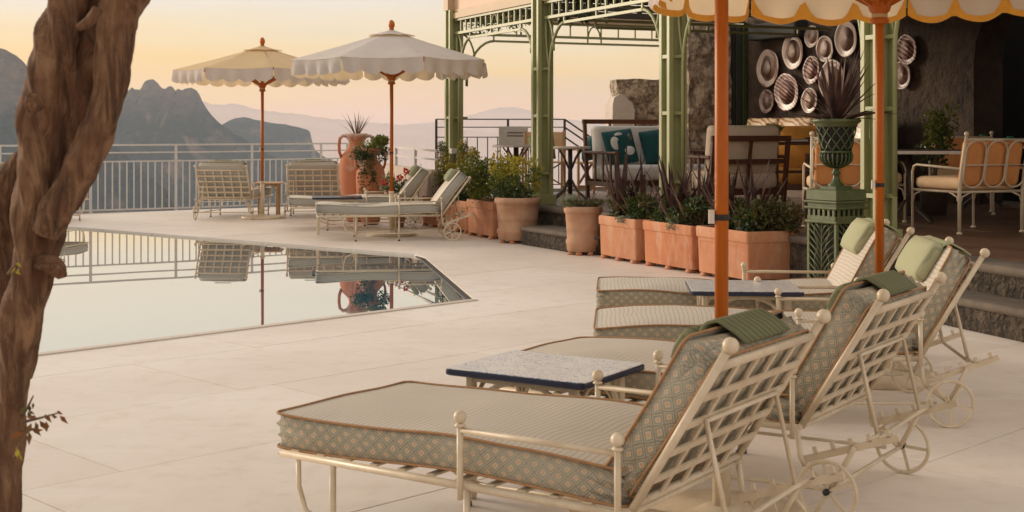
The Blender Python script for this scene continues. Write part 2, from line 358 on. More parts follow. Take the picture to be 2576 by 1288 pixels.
def stripe_mat(name, c1, c2, period, duty, axis=0, bs=.3):
    m, t, b = newmat(name); b.inputs['Roughness'].default_value = .9
    s = nd(t, 'ShaderNodeSeparateXYZ'); v = coords(t); t.links.new(v, s.inputs[0])
    ww = mth(t, 'MULTIPLY', tnoise(t, 5, v, 2), .03)
    f = mth(t, 'FRACT', mth(t, 'ADD', mth(t, 'MULTIPLY', mth(t, 'ADD', s.outputs[axis], ww), 1 / period), 50))
    k = mth(t, 'ABSOLUTE', mth(t, 'SUBTRACT', f, .5)); fac = tramp(t, k, [(0, (1, 1, 1)), (duty * .5, (1, 1, 1)), (duty * .5 + .06, (0, 0, 0))])
    base = mixc(t, tnoise(t, 4, v), c1, tuple(x * .88 for x in c1)); t.links.new(mixc(t, fac, base, c2), b.inputs['Base Color'])
    bump(t, b, k, bs, .004); return m
M_['stripe_top'] = stripe_mat('cream_pinstripe', (.60, .535, .455), (.36, .33, .31), .021, .10, 0, .12)
M_['pillow_rib'] = stripe_mat('ribbed_olive', (.17, .18, .095), (.10, .105, .05), .03, .3, 1, .8)
M_['pillow_pale'] = stripe_mat('pale_green_stripe', (.42, .43, .27), (.29, .30, .19), .028, .15, 1, .4)
def script_mat():
    m, t, b = newmat('blue_script_tile'); b.inputs['Roughness'].default_value = .28
    s = nd(t, 'ShaderNodeSeparateXYZ'); v = coords(t); t.links.new(v, s.inputs[0]); x, y, z = s.outputs
    row = mth(t, 'MULTIPLY', y, 1 / .030); fr = mth(t, 'SUBTRACT', mth(t, 'FRACT', mth(t, 'ADD', row, 50)), .5); fl = mth(t, 'FLOOR', mth(t, 'ADD', row, 50))
    cv = nd(t, 'ShaderNodeCombineXYZ'); t.links.new(mth(t, 'MULTIPLY', x, 95), cv.inputs[0]); t.links.new(mth(t, 'MULTIPLY', fl, 7.31), cv.inputs[1]); t.links.new(mth(t, 'MULTIPLY', y, 30), cv.inputs[2])
    a = mth(t, 'MULTIPLY', mth(t, 'SUBTRACT', tnoise(t, 1.0, cv.outputs[0], 2), .5), 2.2)
    line = mth(t, 'LESS_THAN', mth(t, 'ABSOLUTE', mth(t, 'SUBTRACT', a, fr)), .10)
    cv2 = nd(t, 'ShaderNodeCombineXYZ'); t.links.new(mth(t, 'MULTIPLY', x, 22), cv2.inputs[0]); t.links.new(mth(t, 'MULTIPLY', fl, 3.7), cv2.inputs[1])
    gap = mth(t, 'GREATER_THAN', tnoise(t, 1.0, cv2.outputs[0], 1), .44); edge = mth(t, 'LESS_THAN', mth(t, 'ABSOLUTE', fr), .40)
    ink = mth(t, 'MULTIPLY', mth(t, 'MULTIPLY', line, gap), mth(t, 'MULTIPLY', edge, .8))
    t.links.new(mixc(t, ink, (.66, .64, .63), (.09, .14, .34)), b.inputs['Base Color']); return m
M_['script'] = script_mat()
def bands_mat(name, base, dark, scale, kind='BANDS', rot=(0, 0, 0), dist=3, duty=.5):
    m, t, b = newmat(name); b.inputs['Roughness'].default_value = .3
    wv = nd(t, 'ShaderNodeTexWave', wave_type=kind, rings_direction='Z'); wv.inputs['Scale'].default_value = scale; wv.inputs['Distortion'].default_value = dist; wv.inputs['Detail'].default_value = 2; t.links.new(coords(t, 'Object', None, rot), wv.inputs[0])
    t.links.new(mixc(t, tramp(t, wv.outputs[1], [(duty, (0, 0, 0)), (duty + .1, (1, 1, 1))]), base, dark), b.inputs['Base Color']); return m
PL = [basic('plain_plate', (.46, .33, .27), (.36, .25, .20), .3, 5, .1), bands_mat('stripe_plate', (.52, .33, .28), (.11, .04, .03), 6, 'BANDS', (0, 0, .5)), bands_mat('ring_plate', (.60, .47, .39), (.27, .15, .11), 1.6, 'RINGS', (0, 0, 0), 9, .62),
      basic('blotch_plate', (.58, .46, .39), (.13, .04, .03), .3, 12, .05), bands_mat('fine_stripe_plate', (.46, .33, .24), (.20, .10, .065), 11, 'BANDS', (0, 0, .7), 1)]
M_['bench_print'] = bands_mat('block_print_cloth', (.62, .48, .32), (.30, .14, .045), 5, 'BANDS', (0, 0, .3), 9, .55)
M_['pillow_print'] = None
def water_mat():
    m, t, b = newmat('pool_water'); t.nodes.remove(b); o = t.nodes['Material Output']
    df = nd(t, 'ShaderNodeBsdfDiffuse'); df.inputs['Color'].default_value = (.07, .20, .30, 1); gl = nd(t, 'ShaderNodeBsdfGlossy'); gl.inputs['Roughness'].default_value = 0.0; gl.inputs['Color'].default_value = (1, .955, .87, 1)
    fr = nd(t, 'ShaderNodeLayerWeight'); fr.inputs['Blend'].default_value = .5; ms = nd(t, 'ShaderNodeMixShader'); t.links.new(mth(t, 'POWER', fr.outputs['Facing'], 1.7), ms.inputs[0]); t.links.new(df.outputs[0], ms.inputs[1]); t.links.new(gl.outputs[0], ms.inputs[2]); t.links.new(ms.outputs[0], o.inputs[0])
    bp = nd(t, 'ShaderNodeBump'); bp.inputs['Strength'].default_value = .05; bp.inputs['Distance'].default_value = .006; t.links.new(tnoise(t, .8, coords(t), 2), bp.inputs['Height'])
    for n in (gl, fr, df): t.links.new(bp.outputs[0], n.inputs['Normal'])
    return m
M_['water'] = water_mat()
def sea_mat():
    m, t, b = newmat('sea_water'); b.inputs['Base Color'].default_value = (.05, .09, .12, 1); b.inputs['Roughness'].default_value = .12; b.inputs['IOR'].default_value = 1.33
    bump(t, b, tnoise(t, .02, coords(t), 6), .2, 2); return m
M_['sea'] = sea_mat()
def mount_mat():
    m, t, b = newmat('mountain'); b.inputs['Roughness'].default_value = 1; b.inputs['Specular IOR Level'].default_value = 0
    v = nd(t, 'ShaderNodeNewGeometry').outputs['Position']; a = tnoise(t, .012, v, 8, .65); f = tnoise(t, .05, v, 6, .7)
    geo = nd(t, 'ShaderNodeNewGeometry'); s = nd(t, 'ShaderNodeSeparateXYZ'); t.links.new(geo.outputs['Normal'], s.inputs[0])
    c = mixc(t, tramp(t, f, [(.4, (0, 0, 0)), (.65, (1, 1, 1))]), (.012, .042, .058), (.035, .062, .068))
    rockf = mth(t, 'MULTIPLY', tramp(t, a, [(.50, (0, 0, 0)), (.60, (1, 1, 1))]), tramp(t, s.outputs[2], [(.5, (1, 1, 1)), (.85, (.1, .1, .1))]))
    sp_ = nd(t, 'ShaderNodeSeparateXYZ'); t.links.new(v, sp_.inputs[0]); hi = mth(t, 'MULTIPLY', tramp(t, mth(t, 'MULTIPLY_ADD', sp_.outputs[2], .008, .35), [(.45, (0, 0, 0)), (.95, (1, 1, 1))]), tramp(t, f, [(.3, (.35, .35, .35)), (.6, (1, 1, 1))]))  # bare crest rock by height, with the ridge's warm light painted in
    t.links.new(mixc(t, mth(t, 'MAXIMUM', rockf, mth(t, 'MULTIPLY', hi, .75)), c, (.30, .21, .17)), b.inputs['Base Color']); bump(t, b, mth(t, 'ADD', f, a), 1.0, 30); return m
M_['mount'] = mount_mat(); M_['mount_far'] = basic('haze_pale_range', (.88, .63, .53), (.80, .57, .48), 1, .004, 0)  # pale pink stands in for distance haze on the far ranges
# ------------------------------------------------------------------ setting: terrain, sea, haze
rnd = random.Random(7)
def interp(pts, x):
    if x <= pts[0][0]: return pts[0][1]
    for (x0, y0), (x1, y1) in zip(pts, pts[1:]):
        if x <= x1: return y0 + (y1 - y0) * (x - x0) / (x1 - x0)
    return pts[-1][1]
SEA = -350.0
def mountain(name, ridge, dist, dist0, cols, rows, rough, jag, power=.7):
    x0, x1 = ridge[0][0], ridge[-1][0]; vs = []; fs = []
    for i in range(cols + 1):
        px = x0 + (x1 - x0) * i / cols; X = (px - 1288) * dist / F
        crest = HC - (interp(ridge, px) - HY) * dist / F
        crest += jag * (noise.noise((X * .03, 3.1, dist)) + .7 * noise.noise((X * .09, 7.7, dist)) + .5 * noise.noise((X * .25, 1.7, dist)))
        vs.append((X, dist + (dist - dist0) * .5, SEA - 20))
        for j in range(rows + 1):
            s = j / rows; d = dist - s * (dist - dist0); z = crest + (SEA - 20 - crest) * s ** power
            k = min(1, s * 6) * (1 - s * .5)
            q = noise.fractal((X * .006, d * .006, dist * .1), .8, 2.1, 6); g = abs(noise.noise((X * .011 + d * .002, d * .004, 4)))
            vs.append((X + rough * .8 * k * noise.noise((X * .01, d * .01, 9)), d + rough * k * q * 1.2, z + rough * k * (q - g * 1.1)))
    n = rows + 2
    for i in range(cols):
        for j in range(n - 1): fs.append((i * n + j, i * n + j + 1, (i + 1) * n + j + 1, (i + 1) * n + j))
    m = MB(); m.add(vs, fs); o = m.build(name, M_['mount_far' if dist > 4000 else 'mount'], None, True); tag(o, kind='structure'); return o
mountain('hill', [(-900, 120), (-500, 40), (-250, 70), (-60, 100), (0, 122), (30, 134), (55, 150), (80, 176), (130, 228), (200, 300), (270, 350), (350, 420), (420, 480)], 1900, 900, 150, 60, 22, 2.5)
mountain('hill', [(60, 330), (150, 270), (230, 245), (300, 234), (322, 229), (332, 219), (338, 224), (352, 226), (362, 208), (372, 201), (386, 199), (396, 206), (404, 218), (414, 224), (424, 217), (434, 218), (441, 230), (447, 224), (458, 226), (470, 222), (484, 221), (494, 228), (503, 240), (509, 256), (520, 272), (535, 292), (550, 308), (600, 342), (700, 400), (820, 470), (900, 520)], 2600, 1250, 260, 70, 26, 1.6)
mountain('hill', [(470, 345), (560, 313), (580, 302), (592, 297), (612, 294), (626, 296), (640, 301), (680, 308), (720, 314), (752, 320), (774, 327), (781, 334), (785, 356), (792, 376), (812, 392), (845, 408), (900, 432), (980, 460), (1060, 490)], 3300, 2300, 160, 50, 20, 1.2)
mountain('hill', [(380, 262), (450, 242), (505, 252), (530, 262), (560, 264), (585, 260), (605, 264), (650, 276), (700, 282), (760, 288), (830, 298), (930, 308), (1060, 318), (1250, 335)], 5600, 5000, 120, 20, 30, 4)
mountain('hill', [(700, 345), (860, 326), (960, 318), (1080, 308), (1140, 298), (1190, 288), (1230, 275), (1262, 270), (1300, 270), (1330, 277), (1370, 290), (1420, 300), (1500, 308), (1650, 316), (2000, 330)], 6600, 6000, 100, 20, 30, 3)
m = MB(); m.add([(-9000, 40, SEA), (9000, 40, SEA), (9000, 7000, SEA), (-9000, 7000, SEA)], [(0, 1, 2, 3)]); tag(m.build('sea', M_['sea']), kind='structure')
hz = bpy.data.materials.new('haze'); hz.use_nodes = True; ht = hz.node_tree; ht.nodes.clear()
ho = ht.nodes.new('ShaderNodeOutputMaterial'); hv = ht.nodes.new('ShaderNodeVolumePrincipled'); hv.inputs['Color'].default_value = (.84, .90, 1.0, 1); hv.inputs['Density'].default_value = 0.95e-4; hv.inputs['Anisotropy'].default_value = .4
ht.links.new(hv.outputs[0], ho.inputs['Volume'])
m = MB(); m.box((0, 3500, (SEA - 5 + 200) / 2), (18100, 7100, 205 - SEA)); hb = m.build('haze', hz); tag(hb, 'pale evening haze over the sea and mountains', kind='stuff')

# ------------------------------------------------------------------ pool and deck
POOL = [(-6.6, 18.62), (-3.84, 16.37), (-1.02, 14.08), (-.88, 13.72), (-.28, 10.30), (-1.62, 8.93), (-2.79, 7.74), (-5.5, 4.98), (-9.2, 9), (-9.2, 16.0)]
DECK = [(-9.6, 19.3), (-6.78, 20.95), (-5.2, 21.85), (-3.83, 22.95), (-2.9, 23.75), (-.3, 19.2), (4.2, 9.6), (5.6, 5), (5.6, 1.2), (-9.6, 1.2)]
def clip(poly, p, q, side=1):       # keep what lies to the right of p->q (side=1) or to the left (-1)
    nx, ny = (q[1] - p[1]) * side, -(q[0] - p[0]) * side; res = []
    f = lambda a: (a[0] - p[0]) * nx + (a[1] - p[1]) * ny
    for i in range(len(poly)):
        a, b = poly[i - 1], poly[i]; fa, fb = f(a), f(b)
        if (fa >= 0) != (fb >= 0):
            k = fa / (fa - fb); res.append((a[0] + (b[0] - a[0]) * k, a[1] + (b[1] - a[1]) * k))
        if fb >= 0: res.append(b)
    return res
def area(p): return abs(sum(p[i - 1][0] * p[i][1] - p[i][0] * p[i - 1][1] for i in range(len(p)))) / 2 if len(p) > 2 else 0
def inside(poly, cv):
    for i in range(len(cv)):
        poly = clip(poly, cv[i], cv[(i + 1) % len(cv)])
        if len(poly) < 3: return []
    return poly
def minus(poly, cv):
    res = []; rest = poly
    for i in range(len(cv)):
        a, b = cv[i], cv[(i + 1) % len(cv)]
        o = clip(rest, a, b, -1)
        if area(o) > 2e-3: res.append(o)
        rest = clip(rest, a, b)
        if area(rest) < 1e-6: break
    return res
m = MB()
for pc in minus(DECK, POOL): m.add([(x, y, -.006) for x, y in pc], [tuple(range(len(pc)))])
deck = m.build('deck', M_['grout']); tag(deck, kind='structure')
S2 = math.sqrt(.5); TL, TW = 1.42, 1.048; offs = {-1: 4.764, 1: 2.173, 2: 2.58}
for r_ in range(-6, 24):
    b0 = 2.582 + r_ * TW; ao = offs.get(r_, rnd.uniform(0, TL)) % TL
    for k in range(-12, 22):
        a0 = ao + k * TL; g = .0022
        q = [(a0 + g, b0 + g), (a0 + TL - g, b0 + g), (a0 + TL - g, b0 + TW - g), (a0 + g, b0 + TW - g)]
        q = [((a - b) * S2, (a + b) * S2) for a, b in q]
        q = inside(q, DECK)
        if area(q) < .01: continue
        pcs = minus(q, POOL)
        if not pcs: continue
        cx = sum(p[0] for p in q) / len(q); cy_ = sum(p[1] for p in q) / len(q)
        if cy_ < 2.5 or abs(cx) > .42 * cy_ + 1.2: continue
        m = MB(); dz = rnd.uniform(-.0007, .0007)
        for pc in pcs: m.poly([(x - cx, y - cy_) for x, y in pc], -.03, dz)
        m.build('slab', M_['deck'], deck, False, Matrix.Translation((cx, cy_, 0)))
m = MB(); ins = []
m.add([(x, y, -.022) for x, y in POOL], [tuple(range(len(POOL) - 1, -1, -1))]); pw = m.build('pool_water', M_['water']); tag(pw, kind='structure')
m = MB(); n = len(POOL)
m.add([(x, y, -.02) for x, y in POOL] + [(x, y, -.12) for x, y in POOL], [(i, (i + 1) % n, n + (i + 1) % n, n + i) for i in range(n)])
tag(m.build('pool_wall', M_['coping']), kind='structure')
def strip(name, p, q, wd, z, h, mat, parent=None):
    p, q = Vector((*p, z)), Vector((*q, z)); m = MB(); m.bar(p, q, wd, h); return m.build(name, mat, parent)
strip('overflow_slot', (-.98, 14.0), (-.905, 13.74), .045, -.018, .012, M_['slot'], pw); strip('overflow_slot', (-.905, 13.72), (-.305, 10.33), .05, -.018, .012, M_['slot'], pw)
strip('coping', (-.28, 10.27), (-5.5, 4.95), .07, .0035, .01, M_['coping'], deck)

# ------------------------------------------------------------------ raised terrace, steps
EU, EV = Vector((.4118, -.9113, 0)), Vector((.9113, .4118, 0)); P2 = Vector((.362, 16.2, 0)); TZ = .40
def PG(t, s, z=TZ): return P2 + EU * t + EV * s + Vector((0, 0, z))
def face(v): return math.atan2(-v[0], v[1])
T1, T2_, T3_ = (-1.25, 19.15), (2.54, 11.1), (4.40, 5.2)
TERR = [T1, T2_, T3_, (9, 5.2), (9, 24), (.9, 20.8), (-1.55, 20.0)]
m = MB(); m.poly(TERR, -.2, .392); terr = m.build('terrace', M_['step']); tag(terr, kind='structure')
def off(p, q, k):
    d = (Vector(q) - Vector(p)).normalized(); nrm = Vector((-d.y, d.x)); return (Vector(p) + nrm * k)[:], (Vector(q) + nrm * k)[:]
TS = .56
for i in range(-8, 26):
    for j in range(-4, 16):
        g = .004; cq = [(i * TS + g, j * TS + g), ((i + 1) * TS - g, j * TS + g), ((i + 1) * TS - g, (j + 1) * TS - g), (i * TS + g, (j + 1) * TS - g)]
        q = [tuple((P2 + EU * t + EV * s)[:2]) for t, s in cq]
        c = Vector((sum(p[0] for p in q) / 4, sum(p[1] for p in q) / 4))
        if c.y < 5.6 or c.y > 19.5 or c.x > .40 * c.y + .3 or j > 8: continue
        a1, b1 = off(T1, T2_, .27); a2, b2 = off(T2_, T3_, .27); pcs = []
        up = clip(q, (0, 11.1), (1, 11.1), -1); dn = clip(q, (0, 11.1), (1, 11.1), 1)
        if area(up) > .004:
            up = clip(up, a1, b1, -1)
            if area(up) > .004: pcs.append(up)
        if area(dn) > .004:
            dn = clip(dn, a2, b2, -1)
            if area(dn) > .004: pcs.append(dn)
        if not pcs: continue
        m = MB()
        for pc in pcs: m.poly([(x - c.x, y - c.y) for x, y in pc], -.012, rnd.uniform(0, .0015))
        m.build('floor_tile', M_['floor'], terr, False, Matrix.Translation((c.x, c.y, TZ)))
def edge_run(p, q, n):
    p, q = Vector((*p, 0)), Vector((*q, 0)); d = (q - p); u = d.normalized(); nrm = Vector((-u.y, u.x, 0)); l = d.length / n
    for i in range(n):
        o = MB().loft([(l / 2 - .006, .145, -.055, .012), (l / 2 - .004, .152, -.03, .014), (l / 2 - .004, .150, .0, .014), (l / 2 - .012, .14, .006, .014)], (0, 0, 0), 2).build('edge_stone', M_['tread'], terr, True,
            Matrix.Translation(p + u * (l * (i + .5)) + nrm * .125 + Vector((0, 0, TZ - .005))) @ Matrix.Rotation(math.atan2(u.y, u.x), 4, 'Z'))
edge_run(T1, T2_, 9); edge_run(T2_, T3_, 6)
def stone_step(name, a, b, depth, h, label):
    a, b = Vector((*a, 0)), Vector((*b, 0)); d = b - a; u = d.normalized(); nrm = Vector((-u.y, u.x, 0)); o = empty(name, (a + b) / 2 + nrm * depth / 2, math.atan2(u.y, u.x), label, 'step'); hl = d.length / 2
    MB().loft([(hl, depth / 2, 0, .03), (hl + .01, depth / 2 + .01, h * .3, .03), (hl - .005, depth / 2 - .005, h - .05, .03)], (0, 0, 0), 2).build('riser', M_['step'], o)
    MB().loft([(hl + .01, depth / 2 + .012, h - .05, .03), (hl + .014, depth / 2 + .016, h - .03, .03), (hl + .008, depth / 2 + .01, h - .004, .03), (hl - .01, depth / 2 - .01, h, .03)], (0, 0, 0), 2).build('tread', M_['tread'], o, True); return o
stone_step('stone_step', (.10, 15.25), (.78, 13.9), .42, .205, 'weathered stone step between the two round terracotta pots')
stone_step('stone_step', (2.66, 9.6), (3.42, 7.35), .34, .20, 'dark mossy stone step below the terrace beside the near loungers')

# ------------------------------------------------------------------ railings
def railing(name, path, tops, balz, bal_r, spacing, mat, post_every, label, z_base, group=None, rail_r=.016, sq=True):
    o = empty(name, Vector((*path[0], z_base[0])), 0, label, 'railing', group); org = Vector((*path[0], z_base[0]))
    zb = lambda f: z_base[0] + (z_base[1] - z_base[0]) * f
    seg = [(Vector((*a, 0)), Vector((*b, 0))) for a, b in zip(path, path[1:])]; tot = sum((b - a).length for a, b in seg)
    def at(s):
        f = s / tot
        for a, b in seg:
            l = (b - a).length
            if s <= l + 1e-6: return a + (b - a) * (s / l) + Vector((0, 0, zb(f)))
            s -= l
        return seg[-1][1] + Vector((0, 0, zb(1)))
    brk = [0]; 
    for a, b in seg: brk.append(brk[-1] + (b - a).length)
    for h, wd in tops:
        m = MB()
        for s0, s1 in zip(brk, brk[1:]): m.bar(at(s0) + Vector((0, 0, h)) - org, at(s1) + Vector((0, 0, h)) - org, wd, wd * .8)
        m.build('rail', mat, o)
    bm = MB().box((0, 0, (balz[0] + balz[1]) / 2), (bal_r * 2, bal_r * 2, balz[1] - balz[0])).mesh('baluster', mat) if bal_r else None
    pm = MB().box((0, 0, (tops[0][0]) / 2 - .04), (.036, .036, tops[0][0] + .08)).mesh('post', mat); s = 0; k = 0; last = -9
    while s <= tot:
        if s - last >= post_every - 1e-6 or s == 0: put('post', pm, o, Matrix.Translation(at(s) - org)); last = s
        elif bm: put('baluster', bm, o, Matrix.Translation(at(s) - org))
        s += spacing
    put('post', pm, o, Matrix.Translation(at(tot) - org)); return o
railing('metal_railing', [(-8.9, 19.75), (-6.78, 21.0), (-5.2, 21.9), (-3.83, 23.0), (-2.9, 23.8)], [(1.05, .035), (.93, .028), (.79, .028), (.03, .03)], (.03, .79), .0095, .112, M_['rail_grey'], 1.34, 'pale grey metal railing with thin balusters along the pool deck edge', (0, 0))
pr = empty('parapet_wall', (-2.5, 23.2, 0), 0, 'low white parapet wall topped by a slim rail behind the terracotta jars', 'wall')
m = MB(); m.bar(Vector((-.35, .5, .38)), Vector((1.5, -5.1, .34)), .18, .8); m.build('wall', M_['plaster'], pr)
for h, wd in ((1.05, .03), (.93, .024)):
    m = MB(); m.bar(Vector((-.35, .5, h)), Vector((1.5, -5.1, h - .04)), wd, wd); m.build('rail', M_['rail_grey'], pr)
for k in range(6):
    f = k / 5; m = MB(); p = Vector((-.35, .5, 0)).lerp(Vector((1.5, -5.1, -.04)), f); m.box(p + Vector((0, 0, .9)), (.035, .035, .32)); m.build('post', M_['rail_grey'], pr)
railing('iron_railing', [(-1.14, 20.35), (.80, 20.55)], [(1.05, .022), (.93, .018), (.78, .018), (.06, .018)], (.06, .78), .008, .155, M_['iron'], .95, 'dark iron railing on the raised terrace behind the pergola', (TZ, TZ))
o = empty('stair_handrail', (.80, 20.55, TZ), 0, 'dark iron stair handrail sloping down behind the white sofa', 'railing')
for h in (1.05, .93, .78):
    m = MB(); m.bar((0, 0, h), (1.5, .9, h - 1.0), .02, .02); m.build('rail', M_['iron'], o)
for f in (.0, .5, 1.0):
    m = MB(); m.bar((1.5 * f, .9 * f, 1.05 - f), (1.5 * f, .9 * f, max(-.3, -.1 - f)), .025, .025); m.build('post', M_['iron'], o)

# ------------------------------------------------------------------ pergola
pg = empty('pergola', PG(0, 0), 0, 'green painted iron pergola with arched brackets and pierced frieze over the raised terrace', 'pergola')
PO = PG(0, 0)
def pl(t, s, z): return PG(t, s, z) - PO
ZF0, ZF1, ZA = 2.626, 2.81, 2.54
RZ = math.atan2(EV.y, EV.x); RM = Matrix.Rotation(RZ, 3, 'Z')
POSTS = (-2.84, 0, 3.01, 6.12)
def column(t, s, H=2.95, coll=True):
    c = pl(t, s, 0); m = MB(); g = M_['green']
    m.box(c + Vector((0, 0, (TZ + H) / 2)), (.10, .10, H - TZ), RM); col = m.build('column', g, pg)
    for a in (-1, 1):
        for b in (-1, 1):
            m = MB(); m.box(c + RM @ Vector((a * .075, b * .075, 0)) + Vector((0, 0, (TZ + H) / 2)), (.052, .052, H - TZ), RM); bevel(m.build('flange', g, col), .004, 1)
    m = MB(); m.box(c + Vector((0, 0, TZ + .06)), (.26, .26, .12), RM); bevel(m.build('plinth', g, col))
    for z in (.78, 1.46, 2.02):
        m = MB(); m.box(c + Vector((0, 0, z)), (.19, .19, .035), RM); m.build('collar', g, col)
def side_frame(t, s, du, z_bot=.78):     # slender side upright that fans into the arch, in direction du
    m = MB(); b = lambda x, z: pl(t, s, z) + du * x; g = M_['green']
    pts = [b(.19, z_bot), b(.19, 1.9)] + [b(.19 + .42 * (1 - math.cos(a)), 1.9 + (ZA - 1.9) * math.sin(a)) for a in [R(q) for q in (12, 24, 36, 48, 60, 72, 82, 90)]]
    m.tube(pts, .019, 6); m.tube([b(.105, ZF0)] + [b(.105 + .21 * math.sin(a), ZF0 - .40 * (1 - math.cos(a))) for a in [R(q) for q in (15, 30, 45, 60, 75, 90)]], .014, 6)
    m.tube([b(.105, ZF0 - .02), b(.108, 2.42), b(.125, 2.28), b(.16, 2.12), b(.195, 2.02)], .013, 6)
    m.build('bracket', g, pg, True); 
    for z in (z_bot, 1.46, 2.02):
        m = MB(); m.bar(b(.09, z), b(.20, z), .03, .028); m.build('rung', g, pg)
def bay(A, dv, ln, bars=True, mat=None, centre=True):      # frieze + arch rail between two supports; A=(t,s) start, dv unit vector
    g = mat or M_['green']; b = lambda x, z: pl(A[0], A[1], z) + dv * x
    for z, h, wd in ((ZF0, .034, .05), (ZF1, .03, .05)):
        m = MB(); m.bar(b(.10, z), b(ln - .10, z), wd, h); m.build('frieze_rail', g, pg)
    m = MB(); m.bar(b(.60, ZA), b(ln - .60, ZA), .03, .03); m.build('arch_rail', g, pg)
    for x in (.60, ln - .60, ln / 2 - .11, ln / 2 + .11):
        m = MB(); m.bar(b(x, ZA + .017), b(x, ZF0 - .019), .024, .024, tuple(dv)); m.build('connector', g, pg)
    if bars:
        nb = 7; half = ln / 2 - .11
        for sd in (0, 1):
            for k in range(1, nb + 1):
                x = .10 + (half - .10) * k / nb; x = x if sd == 0 else ln - x
                m = MB(); m.bar(b(x, ZF0 + .019), b(x, ZF1 - .017), .022, .022, tuple(dv)); m.build('frieze_bar', g, pg)
        m = MB()
        for sd in (-1, 1): m.tube([b(ln / 2 + sd * .10, ZF0 + .015), b(ln / 2 + sd * .085, ZF0 + .08), b(ln / 2 + sd * .05, ZF0 + .14), b(ln / 2 + sd * .005, ZF1 - .02)], .012, 6)
        m.build('lancet', g, pg, True)
for t in POSTS: column(t, 0)
for i, t in enumerate(POSTS):
    if i < 3: side_frame(t, 0, EU)
    if i > 0: side_frame(t, 0, -EU)
side_frame(POSTS[0], 0, EV, 2.0); side_frame(POSTS[3], 0, EU)
for t0, t1 in zip(POSTS, POSTS[1:]): bay((t0, 0), EU, t1 - t0)
bay((POSTS[3], 0), EU, 3.0)
bay((POSTS[0], 0), EV, 4.4, True); bay((-.0, .12), EV, 4.2, False)
m = MB(); m.bar(pl(-3.0, 0, 2.865), pl(9.2, 0, 2.865), .10, .075); m.build('fascia', M_['tan_fascia'], pg)
m = MB(); m.bar(pl(-3.0, .01, 2.925), pl(9.2, .01, 2.925), .07, .045); m.build('fascia', M_['tan_fascia'], pg)
m = MB(); m.bar(pl(-2.98, .02, 3.20), pl(9.2, .02, 3.20), .04, .505); m.build('fascia_panel', M_['peach_panel'], pg)
m = MB(); m.bar(pl(-2.84, .08, 2.875), pl(-2.84, 4.5, 2.875), .09, .09); m.build('fascia', M_['tan_fascia'], pg)
m = MB(); m.box(pl(-2.90, -.02, 3.2), (.16, .16, .5), RM); m.build('corner_post', M_['tan_fascia'], pg)
m = MB(); m.bar(pl(-.3, 2.35, 3.0), pl(9.2, 2.35, 3.0), 4.5, .06); m.build('roof', M_['ceiling'], pg)
for k in range(12):
    m = MB(); t = -2.4 + k * 1.0; m.bar(pl(t, .1, 2.925), pl(t, 4.5, 2.925), .06, .085); m.build('rafter', M_['ceiling'], pg)
def leaves(m, c, rad, n, size, rd, flat=.5, shell=.55):
    for _ in range(n):
        while True:
            p = Vector((rd.uniform(-1, 1), rd.uniform(-1, 1), rd.uniform(-1, 1)))
            if shell < p.length <= 1 or (p.length <= 1 and rd.random() < .25): break
        o = Vector((p.x * rad[0], p.y * rad[1], p.z * rad[2])) + Vector(c)
        d = (p.normalized() * .7 + Vector((rd.uniform(-1, 1), rd.uniform(-1, 1), rd.uniform(-.6, 1)))).normalized()
        sd = d.cross(Vector((rd.uniform(-1, 1), rd.uniform(-1, 1), rd.uniform(-1, 1)))).normalized(); nn = d.cross(sd); s = size * rd.uniform(.6, 1.35)
        m.add([o, o + d * s * .5 + sd * s * flat * .5 + nn * s * .08, o + d * s, o + d * s * .5 - sd * s * flat * .5 + nn * s * .08], [(0, 1, 2, 3)])
    return m
m = MB(); r2 = random.Random(3)
for k in range(60):
    t = -2.7 + 6.4 * k / 59; leaves(m, pl(t, .22 + r2.uniform(-.05, .1), 2.74 + r2.uniform(-.08, .1)), (.13, .12, .14), 34, .06, r2)
ivy = m.build('climbing_vine', M_['leaf_dark']); ivy.location = PO; tag(ivy, 'dark green climber trained behind the pergola frieze', 'vine')
o = empty('junction_box', pl(-2.84, 0, 1.0) + PO - Vector((0, 0, 0)) - EV * .02 + EU * .12, RZ, 'small white junction box fixed low on the far pergola column', 'box')
MB().loft([(.10, .04, -.035, .01), (.10, .04, .035, .01)], (0, -.05, 0), 2).build('case', M_['metal_white'], o)
MB().box((.0, -.05, -.2), (.02, .02, .34)).build('conduit', M_['metal_white'], o)

# ------------------------------------------------------------------ building behind, stone walls
bw = empty('terrace_building', PG(0, 4.6), RZ, 'dark rough stone building with an arched recess behind the dining terrace', 'building')
def wallpoly(name, pts, y0, y1, mat, parent):      # pts in (x=-t.., z); wall plane local: +x = -EU direction
    m = MB(); n = len(pts); vs = [(y0, x, z) for x, z in pts] + [(y1, x, z) for x, z in pts]
    m.add(vs, [tuple(range(n)), tuple(range(2 * n - 1, n - 1, -1))] + [(i, n + i, n + (i + 1) % n, (i + 1) % n) for i in range(n)]); return m.build(name, mat, parent)
